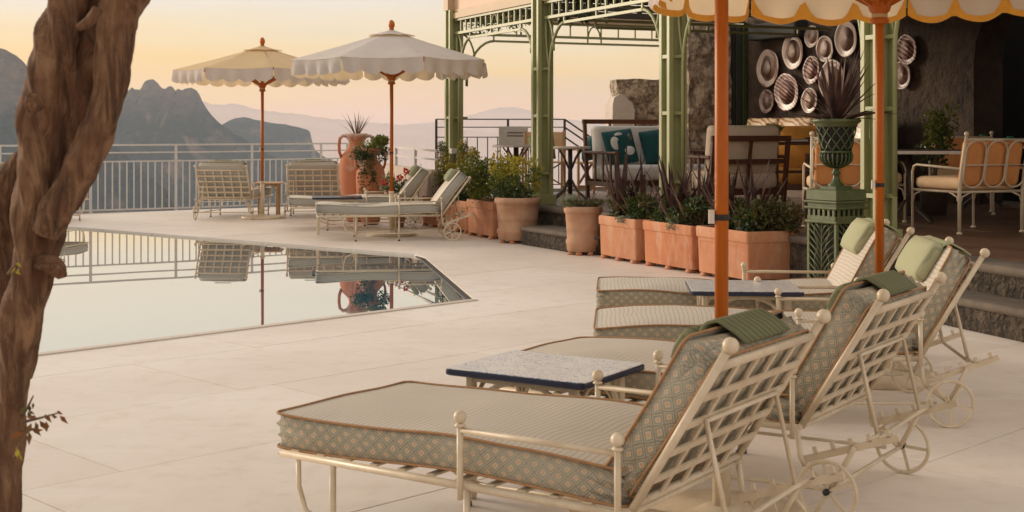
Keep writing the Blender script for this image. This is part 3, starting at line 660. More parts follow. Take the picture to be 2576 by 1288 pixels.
# local axes of bw: x = EV, y = -EU ; so t = -y
ap = [(-2.25, 0), (-2.25, 1.7)] + [(-3.35 + 1.1 * math.cos(R(a)), 1.7 + .95 * math.sin(R(a))) for a in range(15, 180, 15)] + [(-4.45, 1.7), (-4.45, 0)]
wallpoly('wall', [(3.6, 0), (3.6, 3.4), (-9, 3.4), (-9, 0)] + ap[::-1], 0, .45, M_['wall_dark'], bw)
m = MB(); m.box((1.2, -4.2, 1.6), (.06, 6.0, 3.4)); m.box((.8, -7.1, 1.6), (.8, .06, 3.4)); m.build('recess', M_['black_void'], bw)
m = MB(); m.box((-.05, 2.87, 1.25), (.06, .86, 2.5)); sh = m.build('shutter', M_['urn_green'], bw)
for k in range(5):
    m = MB(); m.box((-.09, 2.53 + k * .17, 1.25), (.03, .11, 2.4)); bevel(m.build('shutter_board', M_['black_void'], sh), .006, 1)
m = MB(); m.box((-.1, 1.55, 2.32), (.24, 1.15, .24)); bevel(m.build('wall_heater', M_['rubber'], bw), .02, 2)
def stone_wall(name, c, size, rz, mat, label, amp=.05, plaster=None):
    o = empty(name, c, rz, label, 'wall'); m = MB(); nx, nz = 26, 26; hx, hy = size[0] / 2, size[1] / 2; vs = []; fs = []
    def pt(u, v, sgn):
        x = -hx + 2 * hx * u; z = size[2] * v; q = noise.fractal((x * 3 + 5, z * 3, sgn * 4 + c[0]), .9, 2, 5)
        ex = amp * noise.noise((z * 4, sgn, c[1])) if u in (0, 1) else 0; ez = amp * .5 * noise.noise((x * 4, 7, c[1])) if v == 1 else 0
        return (x + ex, sgn * (hy + amp * q), z + ez)
    for sgn in (-1, 1):
        b = len(vs)
        for i in range(nx + 1):
            for j in range(nz + 1): vs.append(pt(i / nx, j / nz, sgn))
        for i in range(nx):
            for j in range(nz):
                f = (b + i * (nz + 1) + j, b + (i + 1) * (nz + 1) + j, b + (i + 1) * (nz + 1) + j + 1, b + i * (nz + 1) + j + 1); fs.append(f if sgn < 0 else f[::-1])
    B = (nx + 1) * (nz + 1)
    for i in range(nx): a = i * (nz + 1) + nz; fs.append((a, a + nz + 1, B + a + nz + 1, B + a))
    for j in range(nz):
        fs.append((j, j + 1, B + j + 1, B + j)); a = nx * (nz + 1) + j; fs.append((a + 1, a, B + a, B + a + 1))
    m.add(vs, fs); m.build('masonry', mat, o)
    if plaster:
        m = MB(); pts = plaster; n = len(pts); m.add([(x, -hy - .12, z) for x, z in pts] + [(x, hy + .1, z) for x, z in pts], [tuple(range(n)), tuple(range(2 * n - 1, n - 1, -1))] + [(i, n + i, n + (i + 1) % n, (i + 1) % n) for i in range(n)]); m.build('plaster', M_['plaster'], o)
    return o
a = D(1545, 200, 21.6); b = D(1695, 200, 21.6)
stone_wall('stone_wall', Vector(((a.x + b.x) / 2, 21.8, -.6)), (b.x - a.x, .5, a.z + .6), .1, M_['rock'], 'rough stone wall stub with white plaster on its left edge behind the sofa', .05,
           [(-.58, .0), (-.58, 1.6), (-.56, 2.0), (-.555, 2.30), (-.53, 2.40), (-.44, 2.46), (-.36, 2.44), (-.30, 2.36), (-.25, 2.33), (-.20, 2.20), (-.21, 2.05), (-.17, 1.93), (-.12, 1.80), (.04, 1.66), (.30, 1.55), (.30, 0)])
c = D(1768, 85, 20.4)
stone_wall('stone_pier', Vector((c.x, c.y + .2, .35)), (.75, .5, 2.55), .42, M_['rock'], 'tall rough limestone pier at the far end of the terrace', .05)

# ------------------------------------------------------------------ foreground tree
tree = empty('twisted_tree', D(60, 1700, 3.2).xy.to_3d(), 0, 'thick twisted brown vine trunk in the left foreground', 'tree')
TO = tree.location
def strand(name, pts, dep=0.0, n=26, twist=1.6, sub=7, flut=.10):
    n = n * 2; sub = sub + 5
    P = []; Rr = []
    for (x, y, r) in pts: P.append(D(x, y, 3.2 + dep)); Rr.append(r * 3.2 / F)
    pp = []; rs = []
    for i in range(len(P) - 1):          # catmull-rom
        p0, p1, p2, p3 = P[max(i - 1, 0)], P[i], P[i + 1], P[min(i + 2, len(P) - 1)]
        for k in range(sub):
            u = k / sub; pp.append(.5 * ((2 * p1) + (p2 - p0) * u + (2 * p0 - 5 * p1 + 4 * p2 - p3) * u * u + (3 * p1 - p0 - 3 * p2 + p3) * u ** 3)); rs.append(Rr[i] + (Rr[i + 1] - Rr[i]) * u)
    pp.append(P[-1]); rs.append(Rr[-1])
    m = MB(); m.tube(pp, rs, n); vs = []
    for idx, v in enumerate(m.v):
        ring = min(idx // n, len(pp) - 1); c = pp[ring]; d = Vector(v) - c; a = 2 * math.pi * (idx % n) / n + ring * .045 * twist
        k = 1 + flut * math.sin(3 * a + dep * 9) + flut * .7 * math.sin(5 * a + 1.3 + ring * .05) + .16 * noise.fractal((v[0] * 9, v[1] * 9, v[2] * 6), .9, 2, 4) - .11 * max(0, .55 - abs(noise.noise((a * 1.6, ring * .018, dep * 5))) * 3) - .05 * max(0, .5 - abs(noise.noise((a * 4, ring * .03, dep * 5 + 3))) * 3)
        vs.append(tuple(c + d * k - TO))
    m.v = vs; return m.build(name, M_['bark'], tree, True)
strand('trunk', [(190, -90, 52), (172, 0, 50), (160, 60, 52), (142, 130, 55), (126, 200, 60), (116, 300, 62), (106, 400, 60), (92, 500, 54), (82, 600, 50), (72, 700, 47), (56, 800, 47), (40, 900, 43), (34, 1000, 38), (28, 1100, 36), (22, 1200, 34), (14, 1400, 40), (8, 1720, 60)], 0)
strand('trunk', [(262, -90, 36), (240, 0, 42), (222, 60, 56), (206, 150, 66), (196, 250, 74), (182, 350, 72), (166, 430, 66), (132, 520, 58), (106, 600, 48), (92, 700, 42), (70, 820, 36), (52, 950, 30)], .05)
strand('branch', [(372, -110, 56), (342, -50, 54), (306, 10, 52), (292, 70, 46), (288, 130, 46), (286, 190, 44), (276, 240, 40), (256, 290, 38), (232, 340, 36), (205, 400, 34)], -.02, 22, 1, 7, .06)
strand('branch', [(298, 170, 20), (292, 215, 26), (272, 262, 34), (246, 330, 40), (214, 400, 44), (176, 470, 44), (142, 530, 40), (112, 590, 34)], -.04, 20, 2, 7, .07)
strand('trunk', [(120, 350, 20), (70, 385, 26), (38, 425, 38), (12, 490, 50), (-4, 580, 52), (-2, 680, 48), (6, 780, 40), (16, 900, 30), (20, 1050, 26)], .16)
strand('branch', [(246, 20, 12), (232, 44, 14), (214, 62, 12), (196, 70, 8)], -.12, 12, 1, 5)
strand('knot', [(96, 655, 18), (128, 668, 26), (150, 684, 18), (156, 700, 8)], -.03, 14, 2, 5, .2)
strand('knot', [(70, 235, 6), (80, 250, 20), (84, 268, 22), (78, 285, 6)], -.12, 14, 2, 5, .2)
r4 = random.Random(5)
def sprig(pts, n, mat, size):
    P = [D(x, y, 3.05) - TO for x, y in pts]; m = MB(); m.tube(P, [.004, .003, .0015][:len(P)] if len(P) == 3 else .003, 5); sp = m.build('twig', M_['rope'], tree); 
    for k in range(n):
        c = P[-1].lerp(P[0], r4.random() * .8) + Vector((r4.uniform(-.006, .006), r4.uniform(-.02, .02), r4.uniform(-.01, .006))); m = MB(); d = Vector((r4.uniform(-.4, .9), r4.uniform(-.5, .5), r4.uniform(-1, .1))).normalized(); sd = d.cross(Vector((0, 1, .3))).normalized(); s = size * r4.uniform(.7, 1.3)
        m.add([c, c + d * s * .4 + sd * s * .22, c + d * s, c + d * s * .4 - sd * s * .22], [(0, 1, 2, 3)]); m.build('leaf', mat, sp)
sprig([(58, 1062, ), (100, 1052), (150, 1038)], 9, M_['leaf_rust'], .028); sprig([(60, 1040), (72, 1020), (84, 995)], 5, M_['leaf_olive'], .02); sprig([(50, 1080), (72, 1085), (84, 1080)], 6, M_['leaf_rust'], .025)
sprig([(20, 690), (30, 676), (44, 660)], 6, M_['leaf_yellow'], .016); sprig([(38, 1150), (44, 1130), (50, 1112)], 6, M_['leaf_yellow'], .016)
# ------------------------------------------------------------------ loungers
WH = .105                                      # wheel radius
def wheel_mesh():
    m = MB(); m.tube([(WH * .94 * math.cos(a), 0, WH * .94 * math.sin(a)) for a in [2 * math.pi * i / 28 for i in range(28)]], .0075, 6, True)
    for k in range(5):
        a = 2 * math.pi * k / 5 + .35; m.bar((0, 0, 0), (WH * .92 * math.cos(a), 0, WH * .92 * math.sin(a)), .011, .007, (0, 1, 0))
    return m.mesh('wheel', M_['metal'], False)
WHEEL = wheel_mesh()
HUB = MB().tube([(0, -.018, 0), (0, .018, 0)], .011, 10).mesh('hub', M_['rubber'], True)
def rrs(hx, hy, r, k=4, step=.05):
    c = rr(hx, hy, r, k); out_ = []
    for i, p in enumerate(c):
        q = c[(i + 1) % len(c)]; d = math.hypot(q[0] - p[0], q[1] - p[1]); n = max(1, int(d / step))
        out_ += [(p[0] + (q[0] - p[0]) * j / n, p[1] + (q[1] - p[1]) * j / n) for j in range(n)]
    return out_
def cushion(name, hx, hy, th, side, top, pipe, parent, M, wav=0.0, seed=0, nslope=0):
    """a box cushion lying in its own xy plane, bottom at z=0; fabric side, panel on top, piping round both seams"""
    def fn(p):
        q = noise.noise((p.x * 3.1 + seed, p.y * 3.1, seed * 2.3)); return Vector((p.x, p.y + wav * .5 * q * (1 if p.z > .02 else .3), p.z + (wav * q if p.z > .02 else 0) + .012 * math.sin(p.x * 5 + seed) * (wav > .004)))
    r = .035; secs = [(hx - .02, hy - .02, 0), (hx - .004, hy - .004, .008), (hx, hy, th * .35), (hx + .003, hy + .003, th * .7), (hx - .002, hy - .002, th)]
    loops = [[fn(Vector((x, y, z))) for x, y in rrs(a_, b_, r)] for a_, b_, z in secs]; n_ = len(loops[0]); mb = MB()
    mb.add([p for lp in loops for p in lp], [(i * n_ + q, i * n_ + (q + 1) % n_, (i + 1) * n_ + (q + 1) % n_, (i + 1) * n_ + q) for i in range(len(secs) - 1) for q in range(n_)] + [tuple(range(n_ - 1, -1, -1)), tuple((len(secs) - 1) * n_ + q for q in range(n_))])
    o = mb.build(name, side, parent, True, M)
    # subdivide long sides visually by extra top grid
    nx, ny = 22, 12; vs = []; fs = []
    for i in range(nx + 1):
        for j in range(ny + 1):
            u, v = -1 + 2 * i / nx, -1 + 2 * j / ny
            x, y = u * (hx - .004), v * (hy - .004)
            if abs(u) > .97 and abs(v) > .93: x *= .985; y *= .975
            p = fn(Vector((x, y, th))); e = max(abs(u), abs(v)); p.z += .001 + .016 * (1 - e ** 4) + .004 * noise.noise((x * 9, y * 9, seed)) * (1 - e ** 6) - .008 * max(0, noise.noise((x * 2.2 + seed, y * 2.5, 5))) * (1 - e ** 4); vs.append(p)
    for i in range(nx):
        for j in range(ny): a = i * (ny + 1) + j; fs.append((a, a + ny + 1, a + ny + 2, a + 1))
    MB().add(vs, fs).build('top_panel', top, o, True)
    if pipe:
        for z, e in ((th + .003, .0), (.006, .002)):
            m = MB(); m.tube([fn(Vector((x, y, z))) for x, y in rrs(hx - e, hy - e, r, 5)], .004, 6, True); m.build('piping', pipe, o, True)
    return o
def lounger(name, origin, ang, front, style, label, group, W=.74, arm=.51, tilt=58, pillow='front', seed=1):
    """origin: foot-end corner on the camera side (ground); ang: direction foot->head (deg from +x); local x runs to the head, y to the far side"""
    root = empty(name, origin, R(ang), label, 'lounger', group); mt = M_['metal']; xa = front; xh = front + arm; ZF = .292; y0, y1 = 0.0, W
    m = MB(); m.tube([(.05, y0 + .02, ZF), (xh, y0 + .02, ZF)], .012, 6); m.tube([(.05, y1 - .02, ZF), (xh, y1 - .02, ZF)], .012, 6); m.tube([(.05, y0 + .02, ZF), (.02, y0 + .08, ZF), (.02, y1 - .08, ZF), (.05, y1 - .02, ZF)], .012, 6); m.tube([(xh, y0 + .02, ZF), (xh, y1 - .02, ZF)], .012, 6); m.build('seat_frame', mt, root, True)
    sm = MB().box((0, 0, 0), (.028, W - .05, .006)).mesh('seat_slat', mt); k = 0; x = .10
    while x < xh - .05: put('seat_slat', sm, root, Matrix.Translation((x, W / 2, ZF + .012))); x += .105
    for xx in (xa - .5, xa):
        if xx < .05: xx = .06
        for y in (y0 + .02, y1 - .02):
            m = MB(); m.tube([(xx, y, ZF), (xx, y, .012)], .0105, 8); lg = m.build('leg', mt, root, True); MB().lathe([(.014, 0), (.014, .014)], 8, (xx, y, 0)).build('foot_cap', M_['rubber'], lg)
    for y in (y0 + .02, y1 - .02):
        m = MB(); x1 = max(xa - .5, .06); bx = max(x1 - .14, .03)
        m.tube([(bx, y, ZF), (bx + .002, y, .20), (bx + .03, y, .13), (x1, y, .085), (x1 + .1, y, .075)], .008, 6)
        m.tube([(x1, y, .08), (xh + .07, y, .10)], .007, 6); m.build('stretcher', mt, root, True)
    for y, sg in ((y0 - .012, -1), (y1 + .012, 1)):
        m = MB(); m.tube([(xa, y, ZF - .03), (xa, y, .475)], .0095, 8); m.tube([(xh - .005, y, ZF - .03), (xh - .005, y, .475)], .0095, 8); m.tube([(xa, y, .458), (xh - .005, y, .458)], .0085, 8); ar = m.build('armrest', mt, root, True)
        for xx in (xa, xh - .005): MB().ball((xx, y, .495), .019, 14).build('ball', mt, ar, True); 
        for xx in (xa, xh - .005): MB().lathe([(.012, .466), (.017, .470), (.012, .476)], 10, (xx, y, 0)).build('collar', mt, ar, True)
    ax = xh + .12
    for y, sg in ((y0 + .015, 1), (y1 - .015, -1)):
        m = MB(); m.tube([(xh, y, ZF), (xh + .012, y, .20), (xh + .03, y, .17)], .010, 6); m.tube([(xh + .03, y, .17), (ax, y, WH)], .009, 6); m.tube([(xh + .20, y, .255), (ax, y, WH)], .009, 6); m.build('axle_strut', mt, root, True)
        m = MB(); a, b = Vector((xh + .015, y + sg * .02, .185)), Vector((xh + .34, y + sg * .02, .30)); m.bar(a, b, .009, .024)
        u = (b - a).normalized(); nn = Vector((-u.z, 0, u.x))
        for q in range(5): c = a + (b - a) * (.15 + .19 * q) + nn * .020; m.box(c, (.014, .009, .026), Matrix.Rotation(-math.atan2(u.z, u.x), 3, 'Y'))
        m.build('ratchet_bar', mt, root)
        wl = put('wheel', WHEEL, root, Matrix.Translation((ax, y - sg * .035, WH)) @ Matrix.Rotation(seed * .7 + sg, 4, 'Y')); put('hub', HUB, wl)
    m = MB(); m.tube([(ax, y0 - .02, WH), (ax, y1 + .02, WH)], .008, 8); m.build('axle', mt, root, True)
    ca, sa = math.cos(R(tilt)), math.sin(R(tilt)); LB = .525
    BM = Matrix.Translation((xh, W / 2, ZF)) @ Matrix.Rotation(-R(tilt), 4, 'Y')      # local x up the back, z = front normal
    hw = W / 2 - (.05 if style == 'brocade' else .02); bf = MB()
    for s in (-1, 1): bf.tube([(0, s * hw, 0), (LB, s * hw, 0)], .0125, 8)
    bf.tube([(LB - .05, -hw, 0), (LB - .05, hw, 0)], .0125, 8); bf.tube([(.03, -hw, 0), (.03, hw, 0)], .011, 8); bfo = bf.build('back_frame', mt, root, True, BM)
    for s in (-1, 1): MB().ball((LB + .02, s * hw, .0), .0215, 14).build('ball', mt, bfo, True)
    nc = 5 if style == 'brocade' else 6
    for k in range(1, nc): MB().box(((LB - .02) / 2, -hw + 2 * hw * k / nc, -.004), (LB - .06, .023, .007)).build('lattice_bar', mt, bfo)
    for k in range(1, 5): MB().box((.03 + (LB - .08) * k / 5, 0, -.0105), (.023, 2 * hw, .007)).build('lattice_bar', mt, bfo)
    m = MB(); pz = lambda lx, y, lz: BM @ Vector((lx, y, lz)) ; A, B_ = .30, .30
    p1, p2 = pz(A, -hw + .09, -.02), pz(A, hw - .09, -.02); q1 = Vector((xh + .235, W / 2 - hw + .09, .275)); q2 = Vector((xh + .235, W / 2 + hw - .09, .275))
    m.tube([q1, p1, p2, q2], .008, 6); m.tube([q1 + Vector((0, -.09, 0)), q1, q1 + Vector((.0, .0, -.01)), q2, q2 + Vector((0, .09, 0))], .008, 6); m.build('back_prop', mt, root, True)
    side, top, pipe = {'brocade': (M_['diamond'], M_['stripe_top'], M_['orange_piping']), 'plain': (M_['side_plain'], M_['top_plain'], M_['metal'])}[style]
    hm = (xh + .0) / 2 - .005; TH = .102
    cushion('mattress', hm, W / 2 - .03, TH, side, top, pipe, root, Matrix.Translation((hm + .0, W / 2, ZF + .018)), .010, seed)
    BL = .236 if style == 'brocade' else .262; cu = cushion('back_cushion', BL, hw + .005 if style == 'brocade' else W / 2 - .045, .10 if style == 'brocade' else .115, side, top, pipe, root, BM @ Matrix.Translation((BL + .02, 0, .018)), .005, seed + 3)
    if pillow:
        pm = {'front': M_['pillow_pale'], 'rib': M_['pillow_rib'], 'sage': M_['sage']}[pillow]; xc = BL + .02 + (.165 if style != 'brocade' else .13); PZ = .14 if style != 'brocade' else .125
        if pillow == 'sage': pw_, pl_ = .20, .085
        else: pw_, pl_ = (.23, .10) if pillow == 'front' else (.155, .06)
        po = MB().loft([(pl_ * .7, pw_ * .9, 0, .03), (pl_ * .95, pw_, .012, .035), (pl_, pw_, .035, .04), (pl_ * .92, pw_ * .98, .055, .035), (pl_ * .6, pw_ * .86, .068, .03)], (0, 0, 0), 4).build('pillow', pm, root, True, BM @ Matrix.Translation((xc, 0, PZ)))
        if pillow != 'sage':
            dm = MB(); xs = [(xc + .03, .140), (xc + .09, .142), (BL * 2 + .02, .136), (BL * 2 + .042, .112), (BL * 2 + .046, .055), (BL * 2 + .042, .012)]
            vs = []; 
            for yy in [-pw_ * .95 + i * pw_ * 1.9 / 6 for i in range(7)]:
                for (a, b) in xs: vs.append((a, yy, b + .006))
            n = len(xs); dm.add(vs, [(i * n + j, (i + 1) * n + j, (i + 1) * n + j + 1, i * n + j + 1) for i in range(6) for j in range(n - 1)]); d_ = dm.build('flap', pm, po, True); d_.matrix_parent_inverse = Matrix(); d_.matrix_local = Matrix.Translation((-xc, 0, -PZ))
            so_ = d_.modifiers.new('thick', 'SOLIDIFY'); so_.thickness = .008; so_.offset = 1
        else: MB().box((0, 0, 0), (.012, pw_ * 1.2, .004)).build('strap', pm, po, False, Matrix.Translation((.12, 0, .0)))
    return root
GN = 'brocade loungers beside the pool steps'; GF = 'plain cream loungers on the far deck'
u1 = Vector((.83, -.557, 0)); A1 = math.degrees(math.atan2(-.557, .83)); p1v = Vector((.557, .83, 0)); O1 = Vector((-.753, 4.244, 0)) - p1v * .03
lounger('sun_lounger', O1, A1, .76, 'brocade', 'nearest brocade lounger with ribbed olive head pillow, its lattice back towards the camera', GN, .74, .51, 58.5, 'rib', 1)
lounger('sun_lounger', O1 + p1v * 1.226 - u1 * .02, A1, .76, 'brocade', 'brocade lounger behind the near navy script table, lattice back towards the camera', GN, .74, .51, 58.5, 'rib', 2)
A3 = -4.5; lounger('sun_lounger', (.363, 6.02, 0), A3, .90, 'brocade', 'brocade lounger seen side on, in front of the far navy script table', GN, .74, .53, 58.5, 'front', 3)
lounger('sun_lounger', (.455, 7.30, 0), A3, .86, 'brocade', 'brocade lounger seen side on, next to the green iron pedestal', GN, .76, .53, 58.5, 'front', 4)
lounger('sun_lounger', (-2.26, 15.55, 0), 8.0, .96, 'plain', 'nearer of the two cream loungers under the white parasol', GF, .74, .50, 53.5, 'sage', 5)
lounger('sun_lounger', (-2.86, 17.25, 0), 8.0, 1.0, 'plain', 'farther of the two cream loungers under the white parasol', GF, .74, .50, 53.5, 'sage', 6)
def rear_lounger(px, py, label, seed, ang=83):
    c = G(px, py); dirv = Vector((math.cos(R(ang)), math.sin(R(ang)), 0)); # foot direction away from camera
    W = .78; fr = .80; hd = -dirv; side = Vector((-hd.y, hd.x, 0)); ln = fr + .50 + .12
    org = c - hd * ln - side * W / 2
    return lounger('sun_lounger', org, math.degrees(math.atan2(hd.y, hd.x)), fr, 'plain', label, GF, W, .50, 62, 'sage', seed)
rear_lounger(562, 553, 'cream lounger facing the sea left of the farthest parasol, lattice back to the camera', 7, 86)
rear_lounger(788, 549, 'cream lounger facing the sea right of the farthest parasol, lattice back to the camera', 8, 95)
rear_lounger(34, 568, 'cream lounger facing the sea, hidden behind the foreground trunk and mirrored in the pool', 9, 80)

# ------------------------------------------------------------------ side tables
def side_table(name, c, rz, size, zt, label, top, edge, legm):
    o = empty(name, c, rz, label, 'table'); hx, hy = size[0] / 2, size[1] / 2
    tp = MB().loft([(hx - .006, hy - .006, zt - .024, .02), (hx, hy, zt - .020, .02), (hx, hy, zt - .006, .02), (hx - .004, hy - .004, zt - .001, .02)], (0, 0, 0), 3).build('table_top', edge, o)
    if top: MB().loft([(hx - .004, hy - .004, zt - .001, .02), (hx - .006, hy - .006, zt + .001, .02)], (0, 0, 0), 3).build('tile_face', top, tp)
    ix, iy = hx - .075, hy - .065
    for sx in (-1, 1):
        for sy in (-1, 1):
            m = MB(); m.bar((sx * ix, sy * iy, zt - .024), (sx * ix, sy * iy, 0), .032, .032, (1, 0, 0)); bevel(m.build('leg', legm, o), .005, 1)
    for sy in (-1, 1):
        m = MB(); m.tube([(ix * math.cos(a) * .97, sy * iy, zt - .20 + .165 * math.sin(a)) for a in [math.pi * i / 14 for i in range(15)]], .0095, 6); m.build('arch', legm, o, True)
    for sx in (-1, 1):
        m = MB(); m.tube([(sx * ix, iy * math.cos(a) * .97, zt - .20 + .165 * math.sin(a)) for a in [math.pi * i / 14 for i in range(15)]], .0095, 6); m.build('arch', legm, o, True)
    m = MB(); m.box((0, iy, zt - .036), (2 * ix, .02, .022)); m.box((0, -iy, zt - .036), (2 * ix, .02, .022)); m.build('apron', legm, o); return o
a, b, c_ = G(1133, 928, .46), G(1490, 968, .46), G(1608, 912, .46); ux = (b - a); uy = (c_ - b); cc = a + ux * .5 + uy * .5; cc.z = 0
side_table('side_table', cc, math.atan2(ux.y, ux.x), (ux.length, uy.length), .46, 'near navy edged side table with blue script printed on its top', M_['script'], M_['navy'], M_['metal'])
side_table('side_table', (1.20, 7.035, 0), R(-4), (.565, .52), .485, 'far navy edged side table with blue script, between the two side on loungers', M_['script'], M_['navy'], M_['metal'])
side_table('side_table', (-2.18, 16.85, 0), R(8), (.62, .5), .46, 'dark topped cream side table between the two far cream loungers', M_['navy'], M_['navy'], M_['metal'])
t1 = G(663, 545); side_table('side_table', (t1.x + .02, t1.y + .35, 0), R(3), (.42, .42), .50, 'pale wooden side table beside the farthest parasol pole', None, M_['pale_wood'], M_['pale_wood'])

# ------------------------------------------------------------------ parasols
def parasol(name, c, rot, rad, canvas, label, z_edge=2.13, trim=True):
    o = empty(name, c, 0, label, 'parasol', 'wooden pole parasols'); NS = 8; zt = 2.46; rv = .33
    MB().lathe([(.30, 0), (.305, .006), (.305, .028), (.295, .036), (.10, .040), (.06, .06), (.045, .065)], 36).build('base', M_['metal'], o, True)
    MB().tube([(0, 0, .06), (0, 0, .535)], .030, 16).build('sleeve', M_['metal'], o, True); MB().lathe([(.034, .515), (.036, .53), (.034, .54), (.024, .542)], 16).build('sleeve_rim', M_['metal'], o, True)
    MB().tube([(0, 0, .535), (0, 0, 1.2), (0, 0, 2.5)], .0225, 20).build('pole', M_['pole'], o, True)
    st = MB().lathe([(.0235, 1.0), (.0245, 1.002), (.0245, 1.018), (.0235, 1.02)], 16).build('strap', M_['rubber'], o, True); MB().box((-.034, -.004, 1.012), (.018, .014, .045)).build('cleat', M_['metal_white'], st)
    hub = MB().lathe([(.024, 1.845), (.045, 1.85), (.048, 1.868), (.038, 1.878), (.038, 1.90), (.052, 1.915), (.062, 1.955), (.055, 1.97), (.03, 1.975)], 20).build('hub', M_['pole'], o, True)
    MB().lathe([(.039, 1.880), (.0405, 1.882), (.0405, 1.898), (.039, 1.90)], 20).build('hub_band', M_['canvas_backlit_cream'], hub, True)
    P = lambda k, r, z: Vector((r * math.cos(rot + 2 * math.pi * k / NS), r * math.sin(rot + 2 * math.pi * k / NS), z))
    zc = lambda r: zt - (zt - z_edge) * ((r - rv * .5) / (rad - rv * .5)) ** .93
    for k in range(NS):
        m = MB(); m.bar(P(k, .03, zt + .02), P(k, rad - .02, z_edge - .022), .018, .026); rb = m.build('rib', M_['pole'], o)
        m = MB(); m.bar(P(k, .045, 1.945), P(k, rad * .52, zc(rad * .52) - .03), .016, .024); m.build('strut', M_['pole'], rb)
    vs = []; fs = []; rings = [rv * .5, rv, rad * .45, rad * .62, rad * .8, rad * .92, rad]; SUB = 6
    for r in rings:
        for k in range(NS):
            for j in range(SUB):
                u = j / SUB; p = P(k, r, zc(r)).lerp(P(k + 1, r, zc(r)), u); sag = math.sin(math.pi * u); f = max(0, (r - rv)) / rad
                p.z -= .030 * sag * f * (1 + .3 * noise.noise((k * 3.3, r * 2, c[0]))); p.xy *= 1 - .010 * sag * f; vs.append(p)
    n = NS * SUB
    for i in range(len(rings) - 1):
        for k in range(n): fs.append((i * n + k, i * n + (k + 1) % n, (i + 1) * n + (k + 1) % n, (i + 1) * n + k))
    MB().add(vs, fs).build('canopy', canvas, o, True)
    vs = []; fs = []; rings2 = [.012, .1, .2, .30]
    for i, r in enumerate(rings2):
        for k in range(NS):
            for j in range(4):
                u = j / 4; p = P(k, r, 0).lerp(P(k + 1, r, 0), u); z = 2.520 - .082 * (i / 3) ** .9 + (.012 * math.sin(math.pi * u) if i == 3 else 0); vs.append((p.x, p.y, z))
    n2 = NS * 4
    for i in range(3):
        for k in range(n2): fs.append((i * n2 + k, i * n2 + (k + 1) % n2, (i + 1) * n2 + (k + 1) % n2, (i + 1) * n2 + k))
    MB().add(vs, fs).build('vent_cap', canvas, o, True)
    MB().lathe([(.022, 2.505), (.032, 2.515), (.026, 2.535), (.038, 2.56), (.040, 2.585), (.032, 2.615), (.014, 2.635), (.003, 2.64)], 14).build('finial', M_['pole'], o, True)
    VN = 32; VR = 7; NSC = 3 if trim else 4
    for k in range(NS):
        vs = []; ti = []; rr3 = random.Random(k * 7 + int(c[0] * 100)); ph = rr3.uniform(0, 6)
        for j in range(VN + 1):
            u = .008 + .984 * j / VN; base = P(k, rad, z_edge).lerp(P(k + 1, rad, z_edge), u); sag = math.sin(math.pi * u); base.z -= .030 * sag * (rad - rv) / rad; base.xy *= 1 - .010 * sag
            out_ = Vector((base.x, base.y, 0)).normalized(); sc = abs(math.sin(math.pi * u * NSC)) ** .7; ln = .135 + .05 * sc
            for i in range(VR + 1):
                v = i / VR; q = base + Vector((0, 0, -ln * v)) + out_ * (.026 * math.sin(2 * math.pi * u * NSC + ph) * v + .014 * v * noise.noise((u * 6, k, c[0]))); vs.append(q)
        fs = [(j * (VR + 1) + i, j * (VR + 1) + i + 1, (j + 1) * (VR + 1) + i + 1, (j + 1) * (VR + 1) + i) for j in range(VN) for i in range(VR)]
        va = MB().add(vs, fs).build('valance', M_['canvas'], o, True)
        if not trim: continue
        tv = []; w_ = VR + 1
        for j in range(VN + 1):
            col = vs[j * w_:(j + 1) * w_]; inn = Vector((col[0].x, col[0].y, 0)).normalized() * -.004
            u = j / VN; cut = .80 - .62 * max(0, 1 - abs(((u * NSC) + .5) % 1 - .5) / .16)
            h = col[0].z - col[-1].z; top_z = col[0].z - h * max(cut, .12)
            def at(z):
                for i in range(VR):
                    if col[i].z >= z >= col[i + 1].z: return col[i].lerp(col[i + 1], (col[i].z - z) / (col[i].z - col[i + 1].z))
                return col[-1]
            for q in range(4): tv.append(at(top_z + (col[-1].z - top_z) * q / 3) + inn)
        MB().add(tv, [(j * 4 + i, j * 4 + i + 1, (j + 1) * 4 + i + 1, (j + 1) * 4 + i) for j in range(VN) for i in range(3)]).build('trim', M_['trim'], va, True)
    return o
parasol('parasol', (.690, 4.45, 0), .2, 1.24, M_['canvas'], 'nearest parasol, its orange wooden pole rising from the near loungers')
parasol('parasol', (1.912, 7.03, 0), .39, 1.24, M_['canvas'], 'parasol with scalloped mustard trimmed canopy over the side on loungers')
parasol('parasol', ((985 - 1288) * 16.55 / F, 16.55, 0), .39, 1.24, M_['canvas'], 'white parasol over the two far cream loungers', 2.13, False)
parasol('parasol', ((660 - 1288) * 19.7 / F, 19.7, 0), .30, 1.27, M_['canvas_backlit_cream'], 'parasol with backlit cream glow painted on top, farthest away near the deck railing', 2.15, False)
